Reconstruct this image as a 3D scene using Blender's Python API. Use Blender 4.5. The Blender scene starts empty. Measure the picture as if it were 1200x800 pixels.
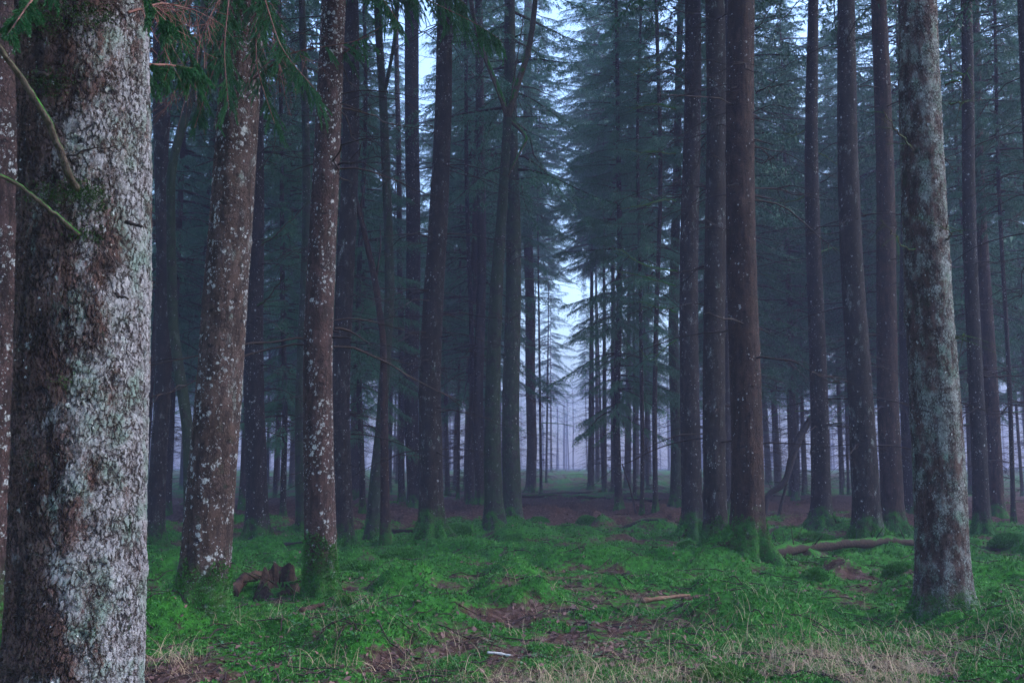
import bpy, math, random
import numpy as np
from math import radians as R

rng = np.random.default_rng(11)
random.seed(11)
S = bpy.context.scene
COL = S.collection

# ------------------------------------------------------------------ camera
CAMZ = 1.5
F = 1167.0
PITCH = math.atan(148.0 / F)
cam = bpy.data.objects.new('camera', bpy.data.cameras.new('camera'))
COL.objects.link(cam)
cam.location = (0, 0, CAMZ)
cam.rotation_euler = (math.pi / 2 + PITCH, 0, 0)
cam.data.sensor_width = 36.0
cam.data.lens = 36.0 * F / 1200.0
cam.data.clip_start = 0.05
cam.data.clip_end = 2000
S.camera = cam

# ------------------------------------------------------------------ world, sun, exposure
SUN_EL, SUN_AZ = R(40), R(85)          # azimuth clockwise from +Y: behind the camera, to the right
W = bpy.data.worlds.new('World')
S.world = W
W.use_nodes = True
wn = W.node_tree.nodes
wl = W.node_tree.links
wn.clear()
sky = wn.new('ShaderNodeTexSky')
sky.sky_type = 'NISHITA'
sky.sun_disc = False
sky.sun_elevation = SUN_EL
sky.sun_rotation = SUN_AZ
sky.air_density = 1.0
sky.dust_density = 1.0
sky.ozone_density = 3.0
bg = wn.new('ShaderNodeBackground')
bg.inputs['Strength'].default_value = 0.13
wo = wn.new('ShaderNodeOutputWorld')
wl.new(sky.outputs[0], bg.inputs[0])
wl.new(bg.outputs[0], wo.inputs[0])
sun = bpy.data.objects.new('sun', bpy.data.lights.new('sun', 'SUN'))
COL.objects.link(sun)
sun.data.energy = 0.5
sun.data.angle = R(25)
sun.data.color = (1.0, 0.95, 0.9)
sun.rotation_euler = (math.pi / 2 - SUN_EL, 0, math.pi - SUN_AZ)
sun.location = (10, -10, 30)

vs = S.view_settings
vs.view_transform = 'Standard'
vs.look = 'None'
vs.gamma = 1.0
vs.use_curve_mapping = False
vs.exposure = 2.65

S.render.engine = 'CYCLES'
cy = S.cycles
cy.use_denoising = True
cy.denoiser = 'OPENIMAGEDENOISE'
cy.max_bounces = 4
cy.diffuse_bounces = 2
cy.glossy_bounces = 1
cy.transmission_bounces = 1
cy.transparent_max_bounces = 4
cy.volume_bounces = 0
cy.use_adaptive_sampling = True
cy.adaptive_threshold = 0.02
cy.sample_clamp_indirect = 6.0

HAZE_DENSITY = 0.0038

# ------------------------------------------------------------------ noise (numpy)
def _hash(ix, iy, iz, seed):
    h = (ix.astype(np.uint32) * np.uint32(374761393) + iy.astype(np.uint32) * np.uint32(668265263)
         + iz.astype(np.uint32) * np.uint32(2246822519) + np.uint32(seed * 3266489917 % 4294967296))
    h = (h ^ (h >> np.uint32(13))) * np.uint32(1274126177)
    h = (h ^ (h >> np.uint32(16))) * np.uint32(2654435761)
    h = h ^ (h >> np.uint32(15))
    return h.astype(np.float64) / 4294967296.0

def vnoise(x, y, z=None, seed=0):
    x = np.asarray(x, float); y = np.asarray(y, float)
    if z is None: z = np.zeros_like(x)
    x0, y0, z0 = np.floor(x), np.floor(y), np.floor(z)
    fx, fy, fz = x - x0, y - y0, z - z0
    fx, fy, fz = fx*fx*(3-2*fx), fy*fy*(3-2*fy), fz*fz*(3-2*fz)
    ix, iy, iz = x0.astype(np.int64), y0.astype(np.int64), z0.astype(np.int64)
    def c(a, b, d): return _hash(ix+a, iy+b, iz+d, seed)
    v00 = c(0,0,0)*(1-fx) + c(1,0,0)*fx
    v10 = c(0,1,0)*(1-fx) + c(1,1,0)*fx
    v01 = c(0,0,1)*(1-fx) + c(1,0,1)*fx
    v11 = c(0,1,1)*(1-fx) + c(1,1,1)*fx
    return (v00*(1-fy)+v10*fy)*(1-fz) + (v01*(1-fy)+v11*fy)*fz

def fbm(x, y, z=None, seed=0, oct=4):
    s = 0; a = 0.5; t = 0
    for k in range(oct):
        f = 2.03**k
        s = s + a*vnoise(np.asarray(x)*f, np.asarray(y)*f, None if z is None else np.asarray(z)*f, seed+k*17)
        t += a; a *= 0.5
    return s / t

def sstep(a, b, x):
    t = np.clip((x-a)/(b-a), 0, 1)
    return t*t*(3-2*t)

# ------------------------------------------------------------------ mesh helpers
class Geo:
    def __init__(s):
        s.V, s.Q, s.T, s.n = [], [], [], 0
    def add(s, V, quads=None, tris=None):
        V = np.asarray(V, float).reshape(-1, 3)
        if quads is not None and len(quads): s.Q.append(np.asarray(quads, np.int64).reshape(-1, 4) + s.n)
        if tris is not None and len(tris): s.T.append(np.asarray(tris, np.int64).reshape(-1, 3) + s.n)
        s.V.append(V); s.n += len(V)
    def tube(s, P, r, n=5, cap=True):
        V, Q, T = tube_arrays(P, r, n, cap)
        s.add(V, Q, T)
    def mesh(s, name, mat, smooth=True):
        V = np.concatenate(s.V) if s.V else np.zeros((0, 3))
        Q = np.concatenate(s.Q) if s.Q else np.zeros((0, 4), np.int64)
        T = np.concatenate(s.T) if s.T else np.zeros((0, 3), np.int64)
        me = bpy.data.meshes.new(name)
        me.vertices.add(len(V))
        me.vertices.foreach_set('co', V.astype(np.float32).ravel())
        nl = len(Q)*4 + len(T)*3
        me.loops.add(nl)
        me.loops.foreach_set('vertex_index', np.concatenate([Q.ravel(), T.ravel()]).astype(np.int32))
        me.polygons.add(len(Q) + len(T))
        me.polygons.foreach_set('loop_start', np.concatenate([np.arange(len(Q))*4, len(Q)*4 + np.arange(len(T))*3]).astype(np.int32))
        me.update(calc_edges=True)
        me.polygons.foreach_set('use_smooth', np.full(len(Q)+len(T), smooth, bool))
        me.validate()
        if mat: me.materials.append(mat)
        return me

def frames(P):
    P = np.asarray(P, float)
    t = np.gradient(P, axis=0)
    t /= np.linalg.norm(t, axis=1)[:, None] + 1e-12
    ref = np.array([0.0, 1.0, 0.0]) if abs(t[:, 1]).mean() < 0.8 else np.array([1.0, 0, 0])
    a = np.cross(t, ref); a /= np.linalg.norm(a, axis=1)[:, None] + 1e-12
    b = np.cross(t, a)
    return t, a, b

def tube_arrays(P, r, n=5, cap=True):
    P = np.asarray(P, float); k = len(P)
    r = np.broadcast_to(np.asarray(r, float), (k,))
    t, a, b = frames(P)
    th = np.arange(n)/n*2*np.pi
    V = P[:, None, :] + r[:, None, None]*(np.cos(th)[None, :, None]*a[:, None, :] + np.sin(th)[None, :, None]*b[:, None, :])
    V = V.reshape(-1, 3)
    i = np.arange(k-1)[:, None]*n; j = np.arange(n)[None, :]; j2 = (j+1) % n
    Q = np.stack([i+j, i+j2, i+n+j2, i+n+j], -1).reshape(-1, 4)
    T = []
    if cap:
        V = np.vstack([V, P[0], P[-1]])
        for q in range(n):
            T.append((k*n, (q+1) % n, q))
            T.append((k*n+1, (k-1)*n+q, (k-1)*n+(q+1) % n))
    return V, Q, np.array(T, np.int64).reshape(-1, 3)

def resample(P, m):
    P = np.asarray(P, float)
    d = np.r_[0, np.cumsum(np.linalg.norm(np.diff(P, axis=0), axis=1))]
    u = np.linspace(0, d[-1], m)
    Q = np.stack([np.interp(u, d, P[:, k]) for k in range(3)], 1)
    for _ in range(2):
        Q[1:-1] = 0.25*Q[:-2] + 0.5*Q[1:-1] + 0.25*Q[2:]
    return Q

def link(name, me, parent=None, loc=None, rotz=None, scale=None):
    o = bpy.data.objects.new(name, me)
    COL.objects.link(o)
    if parent: o.parent = parent
    if loc is not None: o.location = loc
    if rotz is not None: o.rotation_euler = (0, 0, rotz)
    if scale is not None: o.scale = (scale,)*3 if np.isscalar(scale) else scale
    return o

def tag(o, label=None, cat=None, group=None, kind=None):
    if label: o['label'] = label
    if cat: o['category'] = cat
    if group: o['group'] = group
    if kind: o['kind'] = kind
    return o

# ------------------------------------------------------------------ materials
class NT:
    def __init__(s, name):
        s.m = bpy.data.materials.new(name); s.m.use_nodes = True
        s.t = s.m.node_tree; s.t.nodes.clear()
        s.out = s.n('ShaderNodeOutputMaterial')
        s.b = s.n('ShaderNodeBsdfPrincipled')
        s.t.links.new(s.b.outputs[0], s.out.inputs[0])
    def n(s, ty, **kw):
        x = s.t.nodes.new(ty)
        for k, v in kw.items(): setattr(x, k, v)
        return x
    def put(s, sock, v):
        if v is None: return
        if hasattr(v, 'is_output'): s.t.links.new(v, sock)
        elif isinstance(v, (tuple, list)) and len(v) == 3 and len(getattr(sock, 'default_value', v)) == 4: sock.default_value = (*v, 1)
        else: sock.default_value = v
    def math(s, op, a, b=None, clamp=False):
        x = s.n('ShaderNodeMath', operation=op, use_clamp=clamp)
        s.put(x.inputs[0], a)
        if b is not None: s.put(x.inputs[1], b)
        return x.outputs[0]
    def vmath(s, op, a, b=None, sc=None):
        x = s.n('ShaderNodeVectorMath', operation=op)
        s.put(x.inputs[0], a)
        if b is not None: s.put(x.inputs[1], b)
        if sc is not None: s.put(x.inputs['Scale'], sc)
        return x.outputs[0]
    def noise(s, v, scale, detail=3, rough=0.55, color=False):
        x = s.n('ShaderNodeTexNoise')
        s.put(x.inputs['Vector'], v); s.put(x.inputs['Scale'], scale)
        x.inputs['Detail'].default_value = detail; x.inputs['Roughness'].default_value = rough
        return x.outputs['Color' if color else 0]
    def vor(s, v, scale, feature='F1', out='Distance', rand=1.0):
        x = s.n('ShaderNodeTexVoronoi', feature=feature)
        s.put(x.inputs['Vector'], v); s.put(x.inputs['Scale'], scale)
        x.inputs['Randomness'].default_value = rand
        return x.outputs[out]
    def ramp(s, v, lo, hi, a=0.0, b=1.0):
        x = s.n('ShaderNodeMapRange', interpolation_type='SMOOTHSTEP')
        s.put(x.inputs[0], v); s.put(x.inputs[1], lo); s.put(x.inputs[2], hi); s.put(x.inputs[3], a); s.put(x.inputs[4], b)
        return x.outputs[0]
    def mix(s, f, a, b):
        x = s.n('ShaderNodeMix', data_type='RGBA')
        s.put(x.inputs[0], f); s.put(x.inputs[6], a); s.put(x.inputs[7], b)
        return x.outputs[2]
    def bump(s, h, strength=0.6, dist=0.02):
        x = s.n('ShaderNodeBump')
        x.inputs['Strength'].default_value = strength; x.inputs['Distance'].default_value = dist
        s.put(x.inputs['Height'], h)
        return x.outputs[0]
    def fin(s, col, rough=0.85, nrm=None, spec=0.2):
        s.put(s.b.inputs['Base Color'], col); s.put(s.b.inputs['Roughness'], rough)
        s.b.inputs['Specular IOR Level'].default_value = spec
        if nrm is not None: s.put(s.b.inputs['Normal'], nrm)
        return s.m

MOSS_A, MOSS_B = (0.012, 0.06, 0.01), (0.04, 0.2, 0.02)

def bark(name, dark=(0.03, 0.018, 0.016), mid=(0.11, 0.06, 0.05), light=(0.2, 0.13, 0.115), flake=38.0, stretch=0.42,
         spots=0.3, crust=0.2, crust_side=0.0, crust_col=(0.42, 0.44, 0.43), algae=0.2, moss_h=0.35, moss_amp=0.5,
         disp=0.0, fine=1.0, spot_scale=17.0, bump=1.0):
    t = NT(name)
    tc = t.n('ShaderNodeTexCoord').outputs['Object']
    oi = t.n('ShaderNodeObjectInfo').outputs['Random']
    off = t.n('ShaderNodeCombineXYZ')
    t.put(off.inputs[0], t.math('MULTIPLY', oi, 37.0)); t.put(off.inputs[2], t.math('MULTIPLY', oi, 91.0))
    p = t.vmath('ADD', tc, off.outputs[0])
    warp = t.vmath('SCALE', t.vmath('SUBTRACT', t.noise(p, 11.0, 3, color=True), (0.5, 0.5, 0.5)), sc=0.07)
    warp2 = t.vmath('SCALE', t.vmath('SUBTRACT', t.noise(p, 48.0, 3, 0.7, color=True), (0.5, 0.5, 0.5)), sc=0.035)
    pw = t.vmath('ADD', t.vmath('ADD', p, warp), warp2)
    ps = t.vmath('MULTIPLY', pw, (1.0, 1.0, stretch))
    edge = t.vor(ps, flake, 'DISTANCE_TO_EDGE')
    cellc = t.vor(ps, flake, 'F1', 'Color')
    edge2 = t.vor(ps, flake*2.3, 'DISTANCE_TO_EDGE')
    crackmod = t.ramp(t.noise(p, 7.0, 3), 0.3, 0.7, 0.03, 0.3)
    plate = t.math('MAXIMUM', t.ramp(edge, 0.0, crackmod), t.ramp(t.noise(p, 13.0, 3), 0.52, 0.74, 0.0, 0.85))
    plate2 = t.ramp(edge2, 0.0, 0.16)
    nfine = t.noise(ps, 90.0*fine, 4, 0.65)
    nbig = t.noise(p, 2.6, 4, 0.6)
    nmid = t.noise(t.vmath('MULTIPLY', p, (1, 1, 0.5)), 9.0, 4, 0.6)
    sep = t.n('ShaderNodeSeparateColor'); t.put(sep.inputs[0], cellc)
    h = t.math('ADD', t.math('MULTIPLY', plate, 0.55), t.math('MULTIPLY', plate2, 0.18))
    h = t.math('ADD', h, t.math('MULTIPLY', nfine, 0.28))
    h = t.math('ADD', h, t.math('MULTIPLY', sep.outputs[0], 0.22))
    col = t.mix(t.ramp(nbig, 0.3, 0.7), mid, light)
    col = t.mix(t.math('MULTIPLY', sep.outputs[1], 0.55), col, mid)
    col = t.mix(t.ramp(nfine, 0.35, 0.7, 0.0, 0.5), col, dark)
    blot = t.noise(t.vmath('MULTIPLY', p, (1, 1, 0.22)), 15.0, 4, 0.65)
    col = t.mix(t.ramp(blot, 0.42, 0.62, 0.0, 0.85), col, dark)
    col = t.mix(t.ramp(t.noise(t.vmath('MULTIPLY', p, (1, 1, 2.2)), 3.2, 4, 0.65), 0.5, 0.75, 0.0, 0.6), col, dark)
    scar = t.vor(t.vmath('MULTIPLY', t.vmath('ADD', p, warp), (1, 1, 1.7)), 4.2, 'F1')
    scarm = t.ramp(scar, 0.10, 0.20, 1.0, 0.0)
    col = t.mix(t.math('MULTIPLY', scarm, 0.9), col, tuple(c*0.5 for c in dark))
    h = t.math('ADD', h, t.math('MULTIPLY', blot, -0.35))
    h = t.math('SUBTRACT', h, t.math('MULTIPLY', scarm, 0.5))
    # crust lichen: grows in broad ragged sheets, on plate tops, more on the weather side
    sx = t.n('ShaderNodeSeparateXYZ'); t.put(sx.inputs[0], tc)
    side = t.math('MULTIPLY', sx.outputs[0], crust_side)
    cm = t.math('ADD', t.math('ADD', t.math('MULTIPLY', nbig, 0.28), t.math('MULTIPLY', nmid, 0.72)), side)
    cm = t.math('ADD', cm, t.math('MULTIPLY', t.math('SUBTRACT', nfine, 0.5), 0.35))
    cmask = t.ramp(cm, 0.72-0.5*crust, 0.86-0.5*crust)
    cmask = t.math('MULTIPLY', cmask, t.math('ADD', t.math('MULTIPLY', plate, 0.75), 0.2))
    ccol = t.mix(t.ramp(t.noise(p, 23.0, 3), 0.35, 0.65), crust_col, tuple(c*0.62 for c in crust_col))
    ccol = t.mix(t.ramp(t.noise(p, 5.5, 3), 0.45, 0.68), ccol, (crust_col[0]*0.52, crust_col[1]*0.72, crust_col[2]*0.6))
    if crust > 0: col = t.mix(t.math('MULTIPLY', cmask, 0.92), col, ccol)
    # round pale lichen spots
    if spots > 0:
        wp = t.vmath('ADD', p, t.vmath('SCALE', t.vmath('SUBTRACT', t.noise(p, 45.0, 3, color=True), (0.5, 0.5, 0.5)), sc=0.05))
        sm = None
        for sc_, k in ((spot_scale, 1.0), (spot_scale*1.7, 0.95), (spot_scale*3.1, 0.85)):
            d = t.vor(wp, sc_, 'F1'); cc = t.vor(wp, sc_, 'F1', 'Color')
            s2 = t.n('ShaderNodeSeparateColor'); t.put(s2.inputs[0], cc)
            dens = t.math('ADD', t.math('MULTIPLY', t.ramp(t.noise(t.vmath('MULTIPLY', p, (1, 1, 0.6)), 3.4, 4, 0.7), 0.42, 0.6), 0.95*spots), 0.1*spots)
            keep = t.math('LESS_THAN', s2.outputs[0], dens)
            rad = t.math('ADD', t.math('MULTIPLY', t.math('POWER', s2.outputs[1], 2.2), 0.42*k), 0.06)
            q = t.math('MULTIPLY', t.ramp(t.math('SUBTRACT', d, rad), -0.06, 0.03, 1.0, 0.0), keep)
            sm = q if sm is None else t.math('MAXIMUM', sm, q)
        scol = t.mix(t.ramp(t.noise(p, 60.0, 2), 0.3, 0.7), (0.72, 0.72, 0.74), (0.4, 0.43, 0.42))
        col = t.mix(t.math('MULTIPLY', sm, 0.9), col, scol)
        h = t.math('ADD', h, t.math('MULTIPLY', sm, 0.12))
    # cracks stay dark
    crackd = t.math('SUBTRACT', 1.0, plate)
    col = t.mix(t.math('MULTIPLY', crackd, 0.85), col, dark)
    if algae > 0:
        am = t.ramp(t.math('ADD', t.noise(p, 3.7, 4, 0.65), t.math('MULTIPLY', t.math('SUBTRACT', nfine, 0.5), 0.25)), 0.74-0.4*algae, 0.9-0.4*algae)
        col = t.mix(t.math('MULTIPLY', am, 0.6), col, (0.035, 0.07, 0.03))
    if moss_h > 0:
        mz = t.math('ADD', sx.outputs[2], t.math('MULTIPLY', t.math('SUBTRACT', t.noise(tc, 4.5, 4, 0.6), 0.5), -2.2*moss_amp))
        mm = t.ramp(t.math('ADD', mz, t.math('MULTIPLY', t.math('SUBTRACT', t.noise(tc, 26.0, 3, 0.7), 0.5), 0.5)), moss_h-0.12, moss_h+0.3, 1.0, 0.0)
        mm = t.math('MULTIPLY', mm, t.ramp(t.noise(tc, 8.0, 4, 0.7), 0.36, 0.52, 0.2, 1.0))
        mh = t.noise(tc, 70.0, 4, 0.7)
        mc = t.mix(t.ramp(mh, 0.35, 0.65), MOSS_A, MOSS_B)
        mc = t.mix(t.ramp(t.noise(tc, 6.0, 3), 0.5, 0.75, 0, 0.6), mc, (0.06, 0.05, 0.02))
        col = t.mix(mm, col, mc)
        x = t.n('ShaderNodeMix', data_type='FLOAT')
        t.put(x.inputs[0], mm); t.put(x.inputs[2], h); t.put(x.inputs[3], t.math('ADD', t.math('MULTIPLY', mh, 1.2), 0.6))
        h = x.outputs[0]
    rough = 0.8
    if disp > 0:
        d = t.n('ShaderNodeDisplacement')
        t.put(d.inputs['Height'], h); d.inputs['Midlevel'].default_value = 0.7; d.inputs['Scale'].default_value = disp
        t.t.links.new(d.outputs[0], t.out.inputs['Displacement'])
        t.m.displacement_method = 'BOTH'
        return t.fin(col, rough, None, 0.3)
    return t.fin(col, rough, t.bump(h, bump, 0.06), 0.3)

def leafmat(name, a, b, rough=0.6, island=True, transl=0.0, spec=0.3):
    t = NT(name)
    g = t.n('ShaderNodeNewGeometry')
    oi = t.n('ShaderNodeObjectInfo').outputs['Random']
    tc = t.n('ShaderNodeTexCoord').outputs['Object']
    f = t.math('MULTIPLY', g.outputs['Random Per Island'], 0.6) if island else t.math('MULTIPLY', oi, 0.2)
    f = t.math('ADD', f, t.math('MULTIPLY', t.ramp(t.noise(tc, 1.3, 3), 0.3, 0.7), 0.4))
    col = t.mix(f, a, b)
    return t.fin(col, rough, None, spec)

def plain(name, a, b, scale=20.0, rough=0.85, bumpd=0.01, spec=0.2, stretch=(1, 1, 1)):
    t = NT(name)
    tc = t.vmath('MULTIPLY', t.n('ShaderNodeTexCoord').outputs['Object'], stretch)
    n = t.noise(tc, scale, 4, 0.65)
    return t.fin(t.mix(t.ramp(n, 0.3, 0.7), a, b), rough, t.bump(n, 0.8, bumpd), spec)

def mossy_wood(name, a, b, moss=0.5):
    """wood with moss growing on whatever faces up"""
    t = NT(name)
    tc = t.n('ShaderNodeTexCoord').outputs['Object']
    nz = t.n('ShaderNodeSeparateXYZ'); t.put(nz.inputs[0], t.n('ShaderNodeNewGeometry').outputs['Normal'])
    n = t.noise(tc, 26.0, 4, 0.65)
    mm = t.ramp(t.math('ADD', t.math('MULTIPLY', nz.outputs[2], 0.5), t.noise(tc, 4.0, 3)), 1.05-moss, 1.2-moss)
    col = t.mix(t.ramp(n, 0.3, 0.7), a, b)
    col = t.mix(mm, col, t.mix(t.ramp(t.noise(tc, 60, 3), .35, .65), MOSS_A, MOSS_B))
    return t.fin(col, 0.9, t.bump(n, 0.8, 0.02), 0.2)

M = {}
M['giant'] = bark('bark_giant', dark=(0.028, 0.02, 0.02), mid=(0.14, 0.07, 0.058), light=(0.23, 0.14, 0.125), flake=44, stretch=0.36, spots=0.1,
                  crust=0.5, crust_side=0.55, crust_col=(0.48, 0.46, 0.49), algae=0.35, moss_h=-0.1, disp=0.022, fine=0.9)
M['spotted'] = bark('bark_spotted', flake=40, stretch=0.55, spots=1.5, crust=0.12, crust_side=0.4, algae=0.3, moss_h=0.16, moss_amp=0.35, disp=0.014, spot_scale=13,
                    mid=(0.12, 0.07, 0.055))
M['spotted_slim'] = bark('bark_spotted_slim', flake=42, spots=1.15, crust=0.05, algae=0.1, moss_h=0.3, moss_amp=0.4, disp=0.012, spot_scale=15,
                         mid=(0.1, 0.05, 0.045), light=(0.16, 0.09, 0.085))
M['crusted'] = bark('bark_crusted', flake=46, stretch=0.5, spots=0.15, crust=0.58, crust_side=0.12, crust_col=(0.36, 0.385, 0.375), algae=0.4, moss_h=0.02, moss_amp=0.3,
                    disp=0.02, mid=(0.13, 0.075, 0.065), light=(0.19, 0.12, 0.11))
M['russet'] = bark('bark_russet', flake=44, stretch=0.6, spots=0.12, crust=0.0, algae=0.1, moss_h=0.3, moss_amp=0.6, disp=0.018,
                   dark=(0.02, 0.011, 0.01), mid=(0.056, 0.027, 0.021), light=(0.125, 0.066, 0.052))
M['dark'] = bark('bark_dark', spots=0.3, crust=0.1, algae=0.3, moss_h=0.25, moss_amp=0.5, bump=0.8,
                 dark=(0.02, 0.014, 0.014), mid=(0.034, 0.023, 0.021), light=(0.09, 0.062, 0.057))
M['dark_spotted'] = bark('bark_dark_spotted', spots=0.14, crust=0.34, algae=0.2, moss_h=0.3, moss_amp=0.5, bump=0.8,
                         dark=(0.02, 0.014, 0.014), mid=(0.037, 0.023, 0.02), light=(0.095, 0.063, 0.057))
M['greenish'] = bark('bark_greenish', spots=0.2, crust=0.35, crust_col=(0.25, 0.3, 0.26), algae=0.9, moss_h=0.2, moss_amp=1.4, bump=0.8,
                     dark=(0.02, 0.018, 0.015), mid=(0.05, 0.045, 0.038), light=(0.085, 0.08, 0.068))
M['far'] = bark('bark_far', spots=0.2, crust=0.15, algae=0.3, moss_h=0.25, moss_amp=0.5, bump=0.7,
                dark=(0.03, 0.022, 0.02), mid=(0.06, 0.04, 0.036), light=(0.095, 0.065, 0.06))
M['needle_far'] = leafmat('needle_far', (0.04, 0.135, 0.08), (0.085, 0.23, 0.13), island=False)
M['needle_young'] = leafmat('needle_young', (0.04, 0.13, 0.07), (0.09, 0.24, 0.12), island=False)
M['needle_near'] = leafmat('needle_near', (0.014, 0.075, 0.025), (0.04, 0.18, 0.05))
M['dead_twig'] = plain('dead_twig', (0.026, 0.018, 0.016), (0.065, 0.043, 0.038), 8)
M['red_twig'] = plain('red_twig', (0.12, 0.05, 0.04), (0.24, 0.12, 0.1), 8)
M['mossy_limb'] = mossy_wood('mossy_limb', (0.05, 0.035, 0.03), (0.12, 0.09, 0.07), 0.5)
M['root'] = mossy_wood('root_bark', (0.03, 0.02, 0.017), (0.08, 0.05, 0.04), 0.6)
M['pale_limb'] = mossy_wood('pale_limb', (0.12, 0.13, 0.08), (0.2, 0.22, 0.12), 0.75)
M['log'] = mossy_wood('log_wood', (0.02, 0.012, 0.01), (0.06, 0.036, 0.028), 0.3)
M['dark_log'] = mossy_wood('dark_log_wood', (0.025, 0.018, 0.018), (0.06, 0.045, 0.042), 0.2)
M['rot'] = plain('rotten_wood', (0.022, 0.012, 0.01), (0.085, 0.045, 0.034), 14, stretch=(1, 1, 0.25), bumpd=0.03)
M['bare_wood'] = plain('bare_wood', (0.09, 0.045, 0.03), (0.22, 0.125, 0.085), 20, stretch=(0.3, 1, 1))
M['pale_stick'] = plain('pale_stick', (0.3, 0.3, 0.31), (0.55, 0.55, 0.56), 20)
M['straw'] = leafmat('straw', (0.26, 0.17, 0.1), (0.6, 0.46, 0.31))
M['litter'] = leafmat('litter', (0.04, 0.02, 0.018), (0.24, 0.125, 0.115))
M['moss_sprig'] = leafmat('moss_sprig', (0.014, 0.085, 0.012), (0.075, 0.29, 0.035))
M['moss_dark'] = leafmat('moss_dark', (0.012, 0.035, 0.01), (0.045, 0.11, 0.018))
M['moss_bright'] = leafmat('moss_bright', (0.035, 0.12, 0.012), (0.085, 0.25, 0.03))
M['herb'] = leafmat('herb', (0.03, 0.12, 0.04), (0.08, 0.2, 0.09))

# ground: what grows or lies where is stored as the attribute 'cover' (0 litter .. 1 moss)
t = NT('forest_floor')
tc = t.n('ShaderNodeTexCoord').outputs['Object']
at = t.n('ShaderNodeAttribute', attribute_name='cover').outputs['Fac']
n1 = t.noise(tc, 2.2, 5, 0.65); n2 = t.noise(tc, 14.0, 4, 0.7); n3 = t.noise(tc, 60.0, 3, 0.7)
mossc = t.mix(t.ramp(n2, 0.3, 0.7), MOSS_A, MOSS_B)
mossc = t.mix(t.ramp(n3, 0.55, 0.75, 0, 0.5), mossc, (0.07, 0.06, 0.02))
litc = t.mix(t.ramp(n2, 0.3, 0.7), (0.024, 0.012, 0.009), (0.11, 0.055, 0.042))
litc = t.mix(t.ramp(t.vor(tc, 16.0, 'F1', 'Color'), 0.55, 0.9, 0, 0.7), litc, (0.14, 0.085, 0.08))
mm = t.ramp(t.math('ADD', at, t.math('MULTIPLY', t.math('SUBTRACT', n2, 0.5), 0.9)), 0.38, 0.6)
hh = t.math('ADD', t.math('MULTIPLY', n2, 0.6), t.math('MULTIPLY', n3, 0.4))
M['floor'] = t.fin(t.mix(mm, litc, mossc), 0.95, t.bump(hh, 0.9, 0.05), 0.15)

# ------------------------------------------------------------------ terrain
ROOTS = []          # (x, y, radius, rise): soil heaped round the stems
PATHX = lambda y: 0.05*y + 0.3
def height(x, y):
    scalar = np.ndim(x) == 0
    x = np.atleast_1d(x)
    h = _height(x, np.atleast_1d(y))
    return h[0] if scalar else h
def _height(x, y):
    x = np.asarray(x, float); y = np.asarray(y, float)
    d = np.hypot(x, y)
    h = 0.34*(fbm(x/7.0, y/7.0, seed=3, oct=2)-0.5)
    fade = 1.0 - 0.6*sstep(30, 60, d)
    h += fade*0.30*(sstep(0.42, 0.8, fbm(x/1.3, y/1.3, seed=8, oct=3)) - 0.25)
    h += fade*0.15*(fbm(x/0.38, y/0.38, seed=21, oct=3)-0.5)
    h += 0.035*(vnoise(x/0.12, y/0.12, seed=31)-0.5)
    h *= sstep(0.5, 4.0, d)*0.8 + 0.2
    for (rx, ry, rr, rise) in ROOTS:
        q = (x-rx)**2 + (y-ry)**2
        h = h + rise*np.exp(-q/(rr*rr))
    h += 0.9*sstep(60, 160, y)*sstep(0, 60, y)          # the ground climbs a little into the mist
    return h

def cover(x, y):
    x = np.asarray(x, float); y = np.asarray(y, float)
    c = 0.365 + 0.55*fbm(x/2.6, y/2.6, seed=41, oct=3) + 0.65*(fbm(x/0.5, y/0.5, seed=47, oct=3)-0.5) + 0.30*(sstep(0.42, 0.8, fbm(x/1.3, y/1.3, seed=8, oct=3))-0.3) + 0.55*(fbm(x/0.38, y/0.38, seed=21, oct=3)-0.5)
    c -= 0.55*sstep(25, 31, y)*(1-sstep(46, 58, y))       # bare band of leaf litter under the far stems
    c -= 0.16*sstep(42, 60, y)
    return np.clip(c, 0, 1)

# ------------------------------------------------------------------ from the photograph's rays to places on the ground
cp, sp = math.cos(PITCH), math.sin(PITCH)
def ray(px, py):
    a, b = (px-600.0)/F, (400.0-py)/F
    return np.array([a, cp - b*sp, sp + b*cp])
def at(px, py, Y):
    d = ray(px, py)
    return np.array([0, 0, CAMZ]) + d*(Y/d[1])
def ground(px, py):
    d = ray(px, py)
    z = 0.0
    for _ in range(12):
        Y = max(2.0, min((z-CAMZ)/d[2]*d[1] if d[2] < -1e-4 else 200, 200))
        p = np.array([0, 0, CAMZ]) + d*(Y/d[1])
        z = 0.5*z + 0.5*float(height(p[0], p[1]))
    p[2] = float(height(p[0], p[1]))
    return p

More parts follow.
